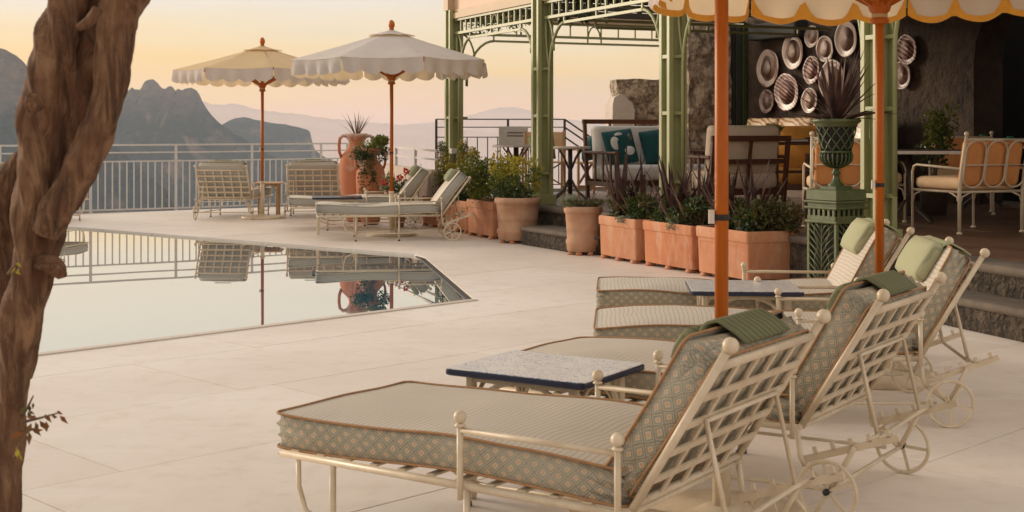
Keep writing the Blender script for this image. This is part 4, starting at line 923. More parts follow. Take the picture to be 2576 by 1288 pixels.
# ------------------------------------------------------------------ plants and pots
def blade(m, base, d, ln, wd, droop, seg=6):
    """one sword leaf with a folded section"""
    d = d.normalized(); sd = d.cross(Vector((0, 0, 1)))
    sd = sd.normalized() if sd.length > .05 else Vector((1, 0, 0)); vs = []; p = base.copy(); cur = d.copy()
    for i in range(seg + 1):
        u = i / seg; w_ = wd * (.55 + .9 * u if u < .35 else .87 * (1 - ((u - .35) / .65) ** 1.6) + .01); nn = sd.cross(cur).normalized()
        vs += [p - sd * w_ / 2 + nn * w_ * .22, p, p + sd * w_ / 2 + nn * w_ * .22]
        cur = (cur + Vector((0, 0, -droop * (u + .1)))).normalized(); p = p + cur * (ln / seg)
    return m.add(vs, [(i * 3 + j, i * 3 + j + 1, (i + 1) * 3 + j + 1, (i + 1) * 3 + j) for i in range(seg) for j in range(2)])
def spiky(root, base, n, ln, wd, mat, seed, spread=1.0, droop=.08, up=.9, name='leaf'):
    rd = random.Random(seed)
    for k in range(n):
        a = 2 * math.pi * (k + rd.random() * .6) / n * 2.39; e = spread * (.15 + .85 * rd.random()); d = Vector((math.cos(a) * e, math.sin(a) * e, up)); m = MB()
        blade(m, Vector(base) + Vector((math.cos(a), math.sin(a), 0)) * .02, d, ln * rd.uniform(.6, 1.05), wd * rd.uniform(.7, 1.1), droop * rd.uniform(.2, 1.8)); m.build(name, mat, root, True)
def shrub(root, c, rad, n, size, mats, seed, clumps=9, name='foliage'):
    rd = random.Random(seed); ms = [MB() for _ in mats]
    for k in range(clumps):
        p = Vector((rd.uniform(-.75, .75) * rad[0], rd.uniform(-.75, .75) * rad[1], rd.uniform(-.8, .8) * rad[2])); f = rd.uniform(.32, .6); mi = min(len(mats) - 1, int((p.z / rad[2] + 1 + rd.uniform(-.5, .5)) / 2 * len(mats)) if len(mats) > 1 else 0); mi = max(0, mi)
        leaves(ms[mi], Vector(c) + p, (rad[0] * f, rad[1] * f, rad[2] * f), n // clumps, size, rd, .55, .3)
    for m, mt in zip(ms, mats):
        if m.v: m.build(name, mt, root)
    m = MB()
    for k in range(5):
        a = rd.uniform(0, 6.28); m.tube([Vector((c[0] + .02 * math.cos(a), c[1] + .02 * math.sin(a), c[2] - rad[2] * 1.05)), Vector((c[0] + rad[0] * .4 * math.cos(a), c[1] + rad[1] * .4 * math.sin(a), c[2] + rad[2] * .3))], [.008, .003], 5)
    m.build('stem', M_['rope'], root)
RU = math.atan2(EU.y, EU.x)
def box_planter(mid, ln, label, h=.43, dep=.40, mat='terra', feet=3, group='terracotta box planters'):
    """mid: middle of the front foot line; stands on little feet"""
    c = Vector((*mid, 0)) + EV * (dep / 2); o = empty('box_planter', c, RU, label, 'planter', group); hx, hy = ln / 2 - .004, dep / 2; f = .035
    secs = [(hx * .955, hy * .91, f, .015), (hx * .96, hy * .92, f + .012, .018), (hx * .975, hy * .95, f + (h - f) * .74, .018), (hx * .978, hy * .955, f + (h - f) * .76, .018), (hx * .998, hy, f + (h - f) * .775, .02), (hx, hy + .004, h - .02, .02), (hx - .006, hy - .004, h, .02), (hx - .03, hy - .03, h, .015), (hx - .035, hy - .035, h - .05, .015)]
    b = MB().loft(secs, (0, 0, 0), 3, (True, False), lambda p: p + Vector((0, 0, .007 * noise.noise((p.x * 5, p.y * 5, mid[0]))))).build('body', M_[mat], o, True); e = b.modifiers.new('edge', 'EDGE_SPLIT'); e.split_angle = R(38)
    for s in ((-1,) if ln > .81 and ln < .89 else ()):        # raised panel border on the pool side
        m = MB(); zz0, zz1 = f + .03, f + (h - f) * .70
        for (x0, x1, z0, z1) in ((-hx * .86, hx * .86, zz0, zz0 + .012), (-hx * .86, hx * .86, zz1 - .012, zz1), (-hx * .86, -hx * .84, zz0 + .012, zz1 - .012), (hx * .84, hx * .86, zz0 + .012, zz1 - .012)):
            yb = lambda z: s * (hy * (.89 + (z - f) / (h - f) * .08) + .003)
            m.add([(x0, yb(z0), z0), (x1, yb(z0), z0), (x1, yb(z1), z1), (x0, yb(z1), z1), (x0, yb(z0) + .02, z0), (x1, yb(z0) + .02, z0), (x1, yb(z1) + .02, z1), (x0, yb(z1) + .02, z1)], [(0, 1, 2, 3), (0, 4, 5, 1), (3, 2, 6, 7), (0, 3, 7, 4), (1, 5, 6, 2)])
        m.build('panel_moulding', M_[mat], b)
    for k in range(feet):
        x = -hx * .8 + 1.6 * hx * k / (feet - 1)
        MB().loft([(.035, .05, 0, .02), (.034, .05, .02, .02), (.022, .04, .038, .018)], (x, -hy * .78, 0), 3).build('foot', M_[mat], o, True); MB().loft([(.035, .05, 0, .02), (.022, .04, .038, .018)], (x, hy * .6, 0), 3).build('foot', M_[mat], o, True)
    MB().loft([(hx - .036, hy - .036, h - .045, .01), (hx - .036, hy - .036, h - .035, .01)], (0, 0, 0), 2).build('soil', M_['soil'], o); return o, c
def plant(c, z, name, label, cat='plant', group=None): return empty(name, Vector((c[0], c[1], z)), 0, label, cat, group)
pA, cA = box_planter((-.40, 16.25), .80, 'terracotta box planter left of the fluted round pot', .44)
pD, cD = box_planter((1.03, 13.35), .77, 'first terracotta box planter in the row of three, beside the narrow round pot')
pE, cE = box_planter((1.43, 12.53), .90, 'middle terracotta box planter in the row of three')
pF, cF = box_planter((1.80, 11.66), .82, 'terracotta box planter nearest the green iron pedestal', .44, .52)
pG, cG = box_planter((-.72, 17.10), .80, 'terracotta box planter behind the back of the nearer cream lounger', .40)
pH, cH = box_planter((-1.08, 17.95), .80, 'terracotta box planter behind the back of the farther cream lounger', .40)
def round_pot(c, r, h, label, mat='terra_pale'):
    o = empty('round_pot', c, 0, label, 'pot', 'weathered round pots')
    pr_ = [(r * .78, .035), (r * .84, .04), (r * .86, .10), (r * .90, .115), (r * .90, .15), (r * .84, .165), (r * .86, h * .5), (r * .89, h * .53), (r * .875, h * .56), (r * .93, h * .84), (r * .94, h * .85), (r * 1.0, h * .875), (r * 1.02, h * .92), (r * 1.0, h * .98), (r * .96, h), (r * .86, h), (r * .85, h - .05)]
    b = MB().lathe(pr_, 40, (0, 0, 0), lambda a, z: .006 * noise.noise((math.cos(a) * 2, math.sin(a) * 2, z * 8))).build('body', M_[mat], o, True)
    MB().lathe([(r * .86, h - .05), (r * .86, h - .03)], 24).build('soil', M_['soil'], o)
    for a in (200, 250, 300, 20, 110): MB().loft([(.035, .04, 0, .02), (.024, .03, .038, .018)], (r * .68 * math.cos(R(a)), r * .68 * math.sin(R(a)), 0), 3).build('foot', M_['terra'], o, True)
    return o
cB = Vector((.065, 15.52, 0)); round_pot(cB, .265, .52, 'wide fluted round terracotta pot left of the stone step')
cC = Vector((.74, 14.05, 0)); round_pot(cC, .20, .50, 'narrow round terracotta pot right of the stone step')
lm, ld, ly = M_['leaf_mid'], M_['leaf_dark'], M_['leaf_yellow']
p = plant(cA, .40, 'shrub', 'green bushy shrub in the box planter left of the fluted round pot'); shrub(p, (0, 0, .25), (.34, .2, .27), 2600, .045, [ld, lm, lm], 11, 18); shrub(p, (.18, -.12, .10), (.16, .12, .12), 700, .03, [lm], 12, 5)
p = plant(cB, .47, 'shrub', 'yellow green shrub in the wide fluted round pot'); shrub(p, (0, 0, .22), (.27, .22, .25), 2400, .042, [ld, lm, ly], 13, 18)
p = plant(cC, .45, 'shrub', 'low grey green plant in the narrow round pot'); shrub(p, (0, 0, .06), (.2, .17, .08), 900, .03, [M_['leaf_olive'], M_['leaf_silver']], 14, 9); spiky(p, (0, 0, 0), 7, .35, .015, M_['leaf_tan'], 3, 1.2, .1)
for nm, cc, sd, lab in (('phormium', cD, 21, 'dark purple phormium in the box planter beside the narrow round pot'), ('phormium', cE + EU * .06, 22, 'dark purple phormium in the middle box planter'), ('phormium', cF - EU * .05, 23, 'dark purple phormium in the box planter nearest the green pedestal')):
    p = plant(cc, .38, nm, lab, 'plant', 'phormiums along the terrace edge'); spiky(p, (-.12, .1, 0), 17, .80, .06, M_['leaf_purple'], sd, .62, .05); spiky(p, (.1, -.06, 0), 14, .74, .055, M_['leaf_purple'], sd + 50, .8, .06); spiky(p, (0, -.05, 0), 9, .62, .018, M_['leaf_tan'], sd + 90, 1.2, .16)
for cc, sd, lab, ms in ((cD, 31, 'low mixed foliage spilling over the box planter beside the narrow round pot', [M_['leaf_olive'], ld, M_['leaf_olive']]), (cE, 32, 'low mixed foliage spilling over the middle box planter', [ld, M_['leaf_olive'], ld]), (cF, 33, 'low dark foliage filling the box planter nearest the green pedestal', [ld, ld, M_['leaf_olive']])):
    p = plant(cc, .39, 'underplanting', lab, 'plant', 'foliage filling the box planters')
    for k in range(4):
        q = EU * (-.27 + .18 * k); shrub(p, (q.x, q.y, .10 + .03 * (k % 2)), (.16, .17, .15), 800, .036, ms, sd * 10 + k, 10)
    q = EU * .12 - EV * .13; shrub(p, (q.x, q.y, .03), (.11, .07, .045), 350, .025, [M_['leaf_silver']], sd, 5)
p = plant(cF + EU * .25, .39, 'shrub', 'loose olive shrub with rusty tips at the pedestal end of the planters'); shrub(p, (.05, .05, .12), (.24, .2, .17), 1500, .045, [ld, M_['leaf_olive'], M_['leaf_olive']], 44, 14); shrub(p, (.28, .1, .17), (.1, .06, .05), 120, .04, [M_['leaf_rust']], 45, 4)
for cc, h, sd, lab, r_ in ((cG + EU * .1, .66, 51, 'slender yellow green conifer behind the nearer cream lounger', .13), (cG - EU * .22, .74, 52, 'tall yellow green conifer left of the far pergola column', .12), (cH - EU * .05, .72, 53, 'yellow green conifer behind the farther cream lounger', .14), (cH + EU * .25, .45, 54, 'short rounded yellow shrub behind the farther cream lounger', .16)):
    p = plant(cc, .36, 'conifer', lab, 'shrub', 'yellow conifers behind the far loungers'); rd = random.Random(sd)
    ms = [MB(), MB(), MB()]
    for k in range(16):
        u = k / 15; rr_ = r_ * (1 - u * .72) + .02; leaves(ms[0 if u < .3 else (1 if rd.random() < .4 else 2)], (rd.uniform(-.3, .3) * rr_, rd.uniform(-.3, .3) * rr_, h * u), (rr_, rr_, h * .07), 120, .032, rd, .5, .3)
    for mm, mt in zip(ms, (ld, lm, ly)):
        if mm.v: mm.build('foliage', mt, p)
    MB().tube([(0, 0, -.03), (0, 0, h * .9)], [.012, .004], 6).build('stem', M_['rope'], p)
p = plant(cG, .36, 'shrub', 'dark leafy undergrowth in the planters behind the cream loungers'); shrub(p, (0, 0, .12), (.3, .25, .18), 1500, .045, [ld, lm], 55, 12)

# amphorae, geraniums
def amphora(c, H, rmax, label, lean=0):
    o = empty('amphora', c, .3, label, 'jar', 'terracotta amphorae'); k = H / 1.24
    pr_ = [(.11, 0), (.14, .02), (.155, .06), (.20, .30), (.235, .55), (.245, .74), (.235, .86), (.20, .95), (.145, 1.01), (.112, 1.05), (.105, 1.10), (.125, 1.15), (.155, 1.19), (.165, 1.215), (.155, 1.24), (.13, 1.24), (.105, 1.18)]
    MB().lathe([(r * rmax / .245, z * k) for r, z in pr_], 40, (0, 0, 0), lambda a, z: .01 * noise.noise((math.cos(a) * 2, math.sin(a) * 2, z * 4))).build('body', M_['terra_jar'], o, True)
    s = rmax / .245
    for sg in (-1, 1):
        m = MB(); m.tube([(sg * .125 * s, 0, 1.19 * k), (sg * .19 * s, 0, 1.21 * k), (sg * .238 * s, 0, 1.17 * k), (sg * .25 * s, 0, 1.08 * k), (sg * .245 * s, 0, .98 * k), (sg * .215 * s, 0, .90 * k)], .022 * s, 8); m.build('handle', M_['terra_jar'], o, True)
    MB().lathe([(.1 * s, 1.17 * k), (.1 * s, 1.19 * k)], 20).build('soil', M_['soil'], o); return o
def jar_mat():
    m, t, b = newmat('limewashed_terracotta'); b.inputs['Roughness'].default_value = .85; s = nd(t, 'ShaderNodeSeparateXYZ'); v = coords(t); t.links.new(v, s.inputs[0])
    n = tnoise(t, 5, coords(t, 'Object', (1, 1, .5)), 6, .7); base = mixc(t, tnoise(t, 7, v), (.56, .22, .11), (.42, .14, .065))
    f = mth(t, 'ADD', n, mth(t, 'MULTIPLY', mth(t, 'SUBTRACT', s.outputs[2], .9), .35)); t.links.new(mixc(t, tramp(t, f, [(.52, (0, 0, 0)), (.62, (.75, .75, .75))]), base, (.58, .46, .40)), b.inputs['Base Color']); bump(t, b, n, .3, .005); return m
M_['terra_jar'] = jar_mat()
j1 = Vector((-2.19, 19.05, 0)); amphora(j1, 1.24, .245, 'tall limewashed terracotta amphora with two loop handles holding dry spikes')
j2 = Vector((-1.93, 18.45, 0)); amphora(j2, 1.04, .20, 'smaller terracotta amphora draped with a trailing plant')
p = plant(j1, 1.20, 'spiky_plant', 'dry bronze spiky plant on top of the tall amphora'); spiky(p, (0, 0, 0), 20, .42, .022, M_['leaf_tan'], 61, 1.0, .06)
p = plant(j2, 1.0, 'trailing_plant', 'dark green trailing plant spilling down the smaller amphora'); shrub(p, (0, -.02, .03), (.24, .22, .15), 1800, .04, [ld, lm], 62, 14)
m = MB(); rd = random.Random(8)
for x0, ln in ((-.10, .62), (-.04, .5), (.03, .75), (.06, .6)):
    for k in range(28): leaves(m, (x0 + .02 * math.sin(k * .7), -.22 - .02 * math.sin(k * .2) + (.09 * max(0, k / 28 - .4)), -.02 - ln * k / 28), (.035, .02, .03), 6, .035, rd)
m.build('trails', ld, p)
gp = empty('flower_pot', (-1.53, 17.95, 0), 0, 'small grey flower pot behind the white parasol pole', 'pot'); MB().lathe([(.09, 0), (.13, .2), (.145, .24), (.15, .27), (.13, .27), (.125, .23)], 24).build('body', M_['terra_pale'], gp, True)
MB().lathe([(.12, .22), (.12, .235)], 16).build('soil', M_['soil'], gp)
p = plant((-1.53, 17.95), .24, 'geranium', 'red geranium flowering behind the white parasol pole'); shrub(p, (0, 0, .2), (.2, .18, .2), 900, .05, [ld, M_['leaf_silver']], 71, 8)
for k, (x, z) in enumerate(((.14, .50), (.05, .42), (-.16, .36), (-.08, .22), (.19, .36))):
    m = MB(); rd = random.Random(k); leaves(m, (x, -.14, z), (.035, .035, .03), 60, .03, rd, .9, .1); m.build('flower_head', M_['red'], p); MB().tube([(x * .4, -.05, .1), (x, -.14, z)], .004, 5).build('stalk', lm, p)

# green pedestal, urn, cordyline
pc = Vector((2.449, 10.212, 0)); g = M_['urn_green']; gl_ = M_['pedestal'] = basic('moss_green_iron', (.095, .115, .035), (.055, .07, .02), .45, 8, .3, .005)
pd = empty('pedestal', pc, R(32), 'green cast iron pedestal with pierced leaf lattice panels at the terrace corner', 'pedestal'); h_ = .154
MB().loft([(h_ - .02, h_ - .02, .05, .004), (h_ - .02, h_ - .02, .80, .004)], (0, 0, 0), 1).build('core', M_['black_void'], pd)
for sx in (-1, 1):
    for sy in (-1, 1): bevel(MB().box((sx * (h_ - .014), sy * (h_ - .014), .30), (.028, .028, .60)).build('corner_post', gl_, pd), .004, 1)
MB().loft([(h_ + .012, h_ + .012, 0, .006), (h_ + .012, h_ + .012, .05, .006), (h_, h_, .065, .006)], (0, 0, 0), 1).build('plinth', gl_, pd)
for z, e, hh in ((.595, .014, .02), (.70, .018, .02), (.745, .018, .018)): MB().loft([(h_ + e - .006, h_ + e - .006, z, .004), (h_ + e, h_ + e, z + hh * .4, .004), (h_ + e, h_ + e, z + hh, .004)], (0, 0, 0), 1).build('moulding', gl_, pd)
MB().loft([(h_ - .004, h_ - .004, .72, .004), (h_ - .004, h_ - .004, .765, .004), (h_ + .004, h_ + .004, .77, .004), (h_ + .004, h_ + .004, .84, .004), (h_ - .004, h_ - .004, .848, .004)], (0, 0, 0), 1).build('cap', gl_, pd)
for q in range(4):
    Mx = Matrix.Rotation(q * math.pi / 2, 4, 'Z'); y = -(h_ - .004)
    for x in [-.125 + .05 * i for i in range(6)]: MB().box((x, y, .66), (.022, .014, .08)).build('dentil', gl_, pd, False, Mx)
    MB().box((0, y, .633), (2 * h_ - .02, .012, .036)).build('band', gl_, pd, False, Mx)
    m = MB()
    for z0 in [.06 + .052 * i for i in range(-3, 10)]:
        for sg in (-1, 1):
            a = Vector((0, y, z0)); b = Vector((sg * .125, y, z0 + .125)); z_lo, z_hi = .07, .59
            if b.z <= z_lo or a.z >= z_hi: continue
            if a.z < z_lo: f = (z_lo - a.z) / (b.z - a.z); a = a.lerp(b, f)
            if b.z > z_hi: f = (z_hi - a.z) / (b.z - a.z); b = a.lerp(b, f)
            mid = (a + b) / 2 + Vector((0, 0, .012)); m.tube([a, mid, b], .0055, 5)
    m.tube([(0, y, .06), (0, y, .59)], .006, 5)
    for sg in (-1, 1): m.tube([(sg * .06, y, .07)] + [(sg * (.06 + .02 * math.sin(z * 26)), y, z) for z in [.1 + .04 * i for i in range(13)]], .0045, 5)
    m.build('lattice_panel', gl_, pd, True, Mx)
un = empty('urn', pc + Vector((0, 0, .848)), R(32), 'green openwork iron urn standing on the pedestal', 'urn')
MB().loft([(.085, .085, 0, .006), (.085, .085, .022, .006), (.07, .07, .026, .006)], (0, 0, 0), 2).build('foot', g, un)
MB().lathe([(.068, .024), (.06, .035), (.036, .055), (.024, .085), (.022, .105), (.034, .115), (.036, .125), (.024, .135), (.022, .15), (.035, .165)], 24).build('stem', g, un, True)
MB().lathe([(.03, .16), (.075, .185), (.105, .215), (.112, .25), (.102, .27), (.104, .30), (.115, .36), (.132, .43), (.145, .475)], 32).build('liner', M_['black_void'], un, True)
rib = [(.036, .163), (.082, .183), (.114, .213), (.122, .25), (.112, .275)]
for k in range(22):
    a = 2 * math.pi * k / 22; MB().tube([(r * math.cos(a), r * math.sin(a), z) for r, z in rib], .007, 6).build('bowl_rib', g, un, True)
MB().lathe([(.108, .272), (.118, .276), (.118, .286), (.108, .29)], 32).build('ring', g, un, True)
for sg in (-1, 1):
    for k in range(12):
        m = MB(); a0 = 2 * math.pi * k / 12; m.tube([((.112 + .036 * u) * math.cos(a0 + sg * u * 1.0), (.112 + .036 * u) * math.sin(a0 + sg * u * 1.0), .288 + .185 * u) for u in [i / 7 for i in range(8)]], .0058, 5); m.build('lattice_bar', g, un, True)
MB().lathe([(.146, .468), (.156, .474), (.158, .488), (.17, .498), (.183, .508), (.186, .522), (.176, .53), (.15, .53), (.146, .5)], 36, (0, 0, 0), lambda a, z: .012 * math.cos(a * 18) * (z < .49)).build('rim', M_['pedestal'], un, True)
MB().lathe([(.146, .49), (.146, .505)], 24).build('soil', M_['soil'], un)
p = plant(pc, .848 + .50, 'cordyline', 'dark purple cordyline with long sword leaves growing in the green urn'); spiky(p, (0, 0, 0), 20, .66, .055, M_['leaf_purple'], 81, .8, .03); spiky(p, (0, 0, 0), 24, .52, .04, M_['leaf_purple'], 82, 1.5, .12, .35); spiky(p, (0, 0, .0), 7, .5, .04, M_['leaf_tan'], 83, .5, .03)

# ------------------------------------------------------------------ terrace furniture
def soft(hx, hy, h, r=.04): return [(hx * .9, hy * .9, 0, r), (hx * .985, hy * .985, h * .18, r), (hx, hy, h * .5, r), (hx * .985, hy * .985, h * .82, r), (hx * .9, hy * .9, h, r)]
def dining_chair(c, f, label, W=.64, Dp=.56):
    o = empty('dining_chair', Vector((c[0], c[1], TZ)), face(f), label, 'chair', 'cream iron dining chairs'); mt = M_['metal']; hw = W / 2; yb = -Dp / 2; yf = Dp / 2; zs = .36
    for sx in (-1, 1):
        m = MB(); m.tube([(sx * hw, yb, 0), (sx * hw, yb, zs), (sx * hw, yb - .03, .58), (sx * (hw + .005), yb - .09, .84)], [.015, .017, .014, .013], 8); pp = m.build('back_post', mt, o, True); MB().ball((sx * (hw + .005), yb - .093, .86), .022, 12).build('ball', mt, pp, True)
        m = MB(); m.tube([(sx * hw, yf, 0), (sx * hw, yf, .52), (sx * hw, yf - .02, .57), (sx * hw, yf - .06, .585), (sx * hw, yb - .03, .56)], .0115, 8); m.build('arm', mt, o, True)
        for y in (yb, yf): MB().lathe([(.026, 0), (.022, .012), (.014, .02)], 10, (sx * hw, y, 0)).build('foot', mt, o, True)
        for pts in ([(sx * hw, yb, zs - .14), (sx * (hw - .03), yb, zs - .04), (sx * (hw - .12), yb, zs - .005)], [(sx * hw, yb, zs - .14), (sx * hw, yb + .03, zs - .04), (sx * hw, yb + .12, zs - .005)], [(sx * hw, yf, zs - .14), (sx * hw, yf - .03, zs - .04), (sx * hw, yf - .12, zs - .005)]): MB().tube(pts, .008, 6).build('brace', mt, o, True)
    m = MB(); m.tube([(-hw, yb, zs), (hw, yb, zs), (hw, yf, zs), (-hw, yf, zs)], .012, 8, True); m.build('seat_frame', mt, o, True)
    BM = Matrix.Translation((0, yb - .008, .40)) @ Matrix.Rotation(-R(79), 4, 'X') @ Matrix.Rotation(math.pi, 4, 'Z')
    tb = lambda x, v: Vector((x, yb - .005 - .078 * v, .39 + .42 * v))
    m = MB(); m.tube([tb(-hw, 1), tb(hw, 1)], .012, 8); m.build('top_rail', mt, o, True)
    for k in range(3):
        cx = -hw + W * (k + .5) / 3; rx = W / 6 - .006; pts = []
        for i in range(28):
            a = 2 * math.pi * i / 28; x = cx + rx * math.cos(a); v = .5 + (.26 if math.sin(a) > 0 else -.26) + .22 * math.sin(a) - (.0 if True else 0); pts.append(tb(x, max(0.0, min(.98, v))) + Vector((0, -.012, 0)))
        m = MB(); m.tube(pts, .009, 6, True); m.build('back_loop', mt, o, True)
    m = MB(); m.tube([tb(-hw, .48) + Vector((0, -.01, 0)), tb(hw, .48) + Vector((0, -.01, 0))], .007, 6); m.build('cross_bar', mt, o, True)
    MB().loft(soft(hw - .02, Dp / 2 - .01, .11), (0, .01, zs + .012), 4).build('seat_cushion', M_['cushion_tan'], o, True)
    MB().loft(soft(hw - .03, .20, .075), (0, 0, 0), 4).build('back_cushion', M_['cushion_tan_shaded'], o, True, Matrix.Translation((0, yb - .03, .60)) @ Matrix.Rotation(-R(79.5), 4, 'X')); return o
dining_chair((4.03, 11.98), (-.40, .92), 'large cream iron armchair seen from behind at the right edge, looped back with shade-browned cushion', .70, .60)
dining_chair((2.98, 12.1), (.10, .99), 'cream iron armchair partly hidden behind the green urn', .66, .58)
dining_chair((4.85, 14.6), (-.30, -.95), 'cream iron armchair facing the camera across the dining table', .64, .56)
dining_chair((3.45, 13.3), (.95, .25), 'cream iron armchair tucked in behind the green pergola column', .62, .56)
def iron_table(c, rz, size, h, label, top, round_=False, edge=None):
    o = empty('terrace_table', Vector((c[0], c[1], TZ)), rz, label, 'table'); hx, hy = size[0] / 2, size[1] / 2
    if round_: MB().lathe([(hx - .01, h - .025), (hx, h - .02), (hx, h - .006), (hx - .006, h)], 36).build('table_top', M_[top], o, True)
    else: bevel(MB().box((0, 0, h - .014), (2 * hx, 2 * hy, .028)).build('table_top', M_[top], o), .006, 1)
    if edge:
        MB().loft([(hx + .004, hy + .004, h - .035, .01), (hx + .004, hy + .004, h - .004, .01)], (0, 0, 0), 2, (False, False)).build('edge_band', M_[edge], o) if not round_ else MB().lathe([(hx + .003, h - .03), (hx + .003, h - .004)], 36).build('edge_band', M_[edge], o, True)
    MB().tube([(0, 0, .06), (0, 0, h - .03)], .03, 10).build('column', M_['iron'], o, True)
    for k in range(4):
        a = k * math.pi / 2 + .6; u = Vector((math.cos(a), math.sin(a), 0)); m = MB(); m.tube([u * .03 + Vector((0, 0, .25)), u * .12 + Vector((0, 0, .12)), u * .26 + Vector((0, 0, .03)), u * .30 + Vector((0, 0, .012))], .016, 6); m.build('leg', M_['iron'], o, True); m = MB(); m.tube([u * .03 + Vector((0, 0, h - .28)), u * .10 + Vector((0, 0, h - .15)), u * .2 + Vector((0, 0, h - .04))], .012, 6); m.build('bracket', M_['iron'], o, True)
    return o
iron_table((3.85, 13.1), -.12, (1.15, .8), .70, 'dark dining table with a pale metal edge between the cream armchairs', 'iron', False, 'metal_white')
iron_table((5.35, 15.4), -.1, (1.2, .8), .72, 'dark dining table set with green glassware at the right edge', 'iron', False, 'metal_white')
for k, (x, y, h) in enumerate(((4.98, 15.25, .10), (5.15, 15.4, .07), (5.30, 15.2, .12), (5.45, 15.45, .08), (5.62, 15.25, .10))):
    e = empty('glass', (x, y, TZ + .721), 0, ['stemmed green glass leftmost on the far dining table', 'short green tumbler second from left on the far dining table', 'tall green glass in the middle of the far dining table', 'short green tumbler right of the tall glass on the far dining table', 'stemmed green glass rightmost on the far dining table'][k], 'glass', 'green glassware on the far dining table')
    MB().lathe([(.03, 0), (.032, .006), (.026, .012), (.034, h * .5), (.04, h), (.036, h), (.03, h * .5), (.02, .02)], 14).build('bowl', M_['glassgreen'], e, True)
iron_table((.05, 18.1), .4, (.62, .62), .69, 'small round cafe table beside the far pergola column', 'teak', True, 'metal_white')
iron_table((.74, 17.2), .2, (.52, .52), .68, 'small round cafe table left of the white sofa', 'pale_wood', True, 'metal_white')
def wood_seat(c, f, W, Dp, label, back_h, cush, cat='sofa', slats=3, open_back=True, arms=True):
    o = empty('wooden_' + cat, Vector((c[0], c[1], TZ)), face(f), label, cat); tk = M_['teak']; hw = W / 2; yb, yf = -Dp / 2, Dp / 2
    for sx in (-1, 1):
        m = MB(); m.bar((sx * hw, yb, 0), (sx * hw, yb - .10, back_h), .045, .05, (0, 1, 0)); bevel(m.build('back_post', tk, o), .006, 1)
        m = MB(); m.bar((sx * hw, yf, 0), (sx * hw, yf, .58), .05, .05, (0, 1, 0)); bevel(m.build('front_post', tk, o), .006, 1)
        if arms:
            m = MB(); m.bar((sx * hw, yb - .06, .60), (sx * hw, yf + .02, .60), .07, .035); bevel(m.build('arm_rail', tk, o), .01, 2)
            for k in range(slats):
                y = yb + .1 + (Dp - .16) * (k + .5) / slats; m = MB(); m.bar((sx * hw, y, .2), (sx * hw, y, .585), .02, .035, (0, 1, 0)); m.build('arm_slat', tk, o)
        m = MB(); m.bar((sx * hw, yb, .2), (sx * hw, yf, .2), .03, .06); m.build('side_rail', tk, o)
    m = MB(); m.bar((-hw - .03, yb - .10, back_h), (hw + .03, yb - .10, back_h), .05, .06); bevel(m.build('back_rail', tk, o), .008, 1)
    m = MB(); m.bar((-hw, yb - .05, .55), (hw, yb - .05, .55), .04, .05); m.build('back_rail', tk, o)
    m = MB(); m.bar((-hw, yf, .22), (hw, yf, .22), .04, .07); m.build('seat_rail', tk, o); m = MB(); m.bar((-hw, yb, .22), (hw, yb, .22), .04, .07); m.build('seat_rail', tk, o)
    nb = max(2, int(W / .36))
    for k in range(1, nb):
        x = -hw + W * k / nb; m = MB(); m.bar((x, yb - .005, .22), (x, yb - .098, back_h - .02), .03, .03, (1, 0, 0)); m.build('back_slat', tk, o)
    MB().loft(soft(hw - .03, Dp / 2 - .01, .20, .05), (0, .02, .24), 4).build('seat_cushion', cush, o, True)
    MB().loft(soft(hw - .035, .27, .16, .05), (0, 0, 0), 4).build('back_cushion', cush, o, True, Matrix.Translation((0, yb - .03 + .03, .66)) @ Matrix.Rotation(-R(82), 4, 'X')); return o
cs = Vector((.994, 17.6, 0)) + EV * .74 + EU * .40
wood_seat(cs, EU, 1.5, .78, 'white cushioned teak sofa between the pergola columns', 1.0, M_['cushion_white'])
ca_ = Vector((2.40, 15.0, 0)); wood_seat(ca_, -EU, .96, .70, 'dark teak armchair with cream cushions seen from behind', .80, M_['cushion_cream'], 'armchair', 3)
wood_seat((3.35, 16.2), (-.6, -.8), .72, .66, 'dark teak armchair with mustard cushions beside the plate wall', .72, M_['cushion_mustard'], 'armchair', 2)
def throw(c, f, size, mat, label, lean=.25, blobs=None):
    o = empty('throw_pillow', c, face(f), label, 'pillow', 'throw pillows'); h = size / 2
    def fn(p): k = 1 - .14 * (1 - abs(p.x) / h) * 1 - 0; return Vector((p.x * (1 - .10 * (1 - (p.y / h) ** 2)), p.y * (1 - .10 * (1 - (p.x / h) ** 2)), p.z))
    MP = Matrix.Rotation(math.pi, 4, 'Z') @ Matrix.Rotation(R(90) - lean, 4, 'X') @ Matrix.Rotation(.12, 4, 'Z')
    b = MB().loft([(h * .97, h * .97, -.012, .02), (h, h, 0, .02), (h * .9, h * .9, .04, .05), (h * .6, h * .6, .075, .06), (h * .2, h * .2, .085, .03)], (0, 0, 0), 5, (True, True), fn).build('cover', mat, o, True, Matrix.Translation((0, 0, h)) @ MP)
    for (x, y, rx, ry) in blobs or ():
        MB().lathe([(1.0, 0), (.97, .004), (.1, .006)], 18).build('motif', M_['cushion_white'] if rx > .05 else M_['leaf_silver'], b, True, Matrix.Translation((x, y, .003 + interp([(0, .085), (.2, .085), (.6, .075), (.9, .04), (1, 0)], min(1, max(abs(x) + rx * .6, abs(y) + ry * .6) / h)))) @ Matrix.Diagonal((rx, ry, 1, 1)))
    return o
sp = cs - EU * .16 - EV * .40; throw(Vector((sp.x, sp.y, TZ + .44)), EU, .46, M_['teal'], 'teal pillow with pale leaf motifs leaning on the white sofa', .30, [(-.10, .04, .07, .09), (.08, -.08, .075, .06), (.13, .10, .035, .05), (-.02, .15, .06, .03), (-.12, -.15, .03, .04)])
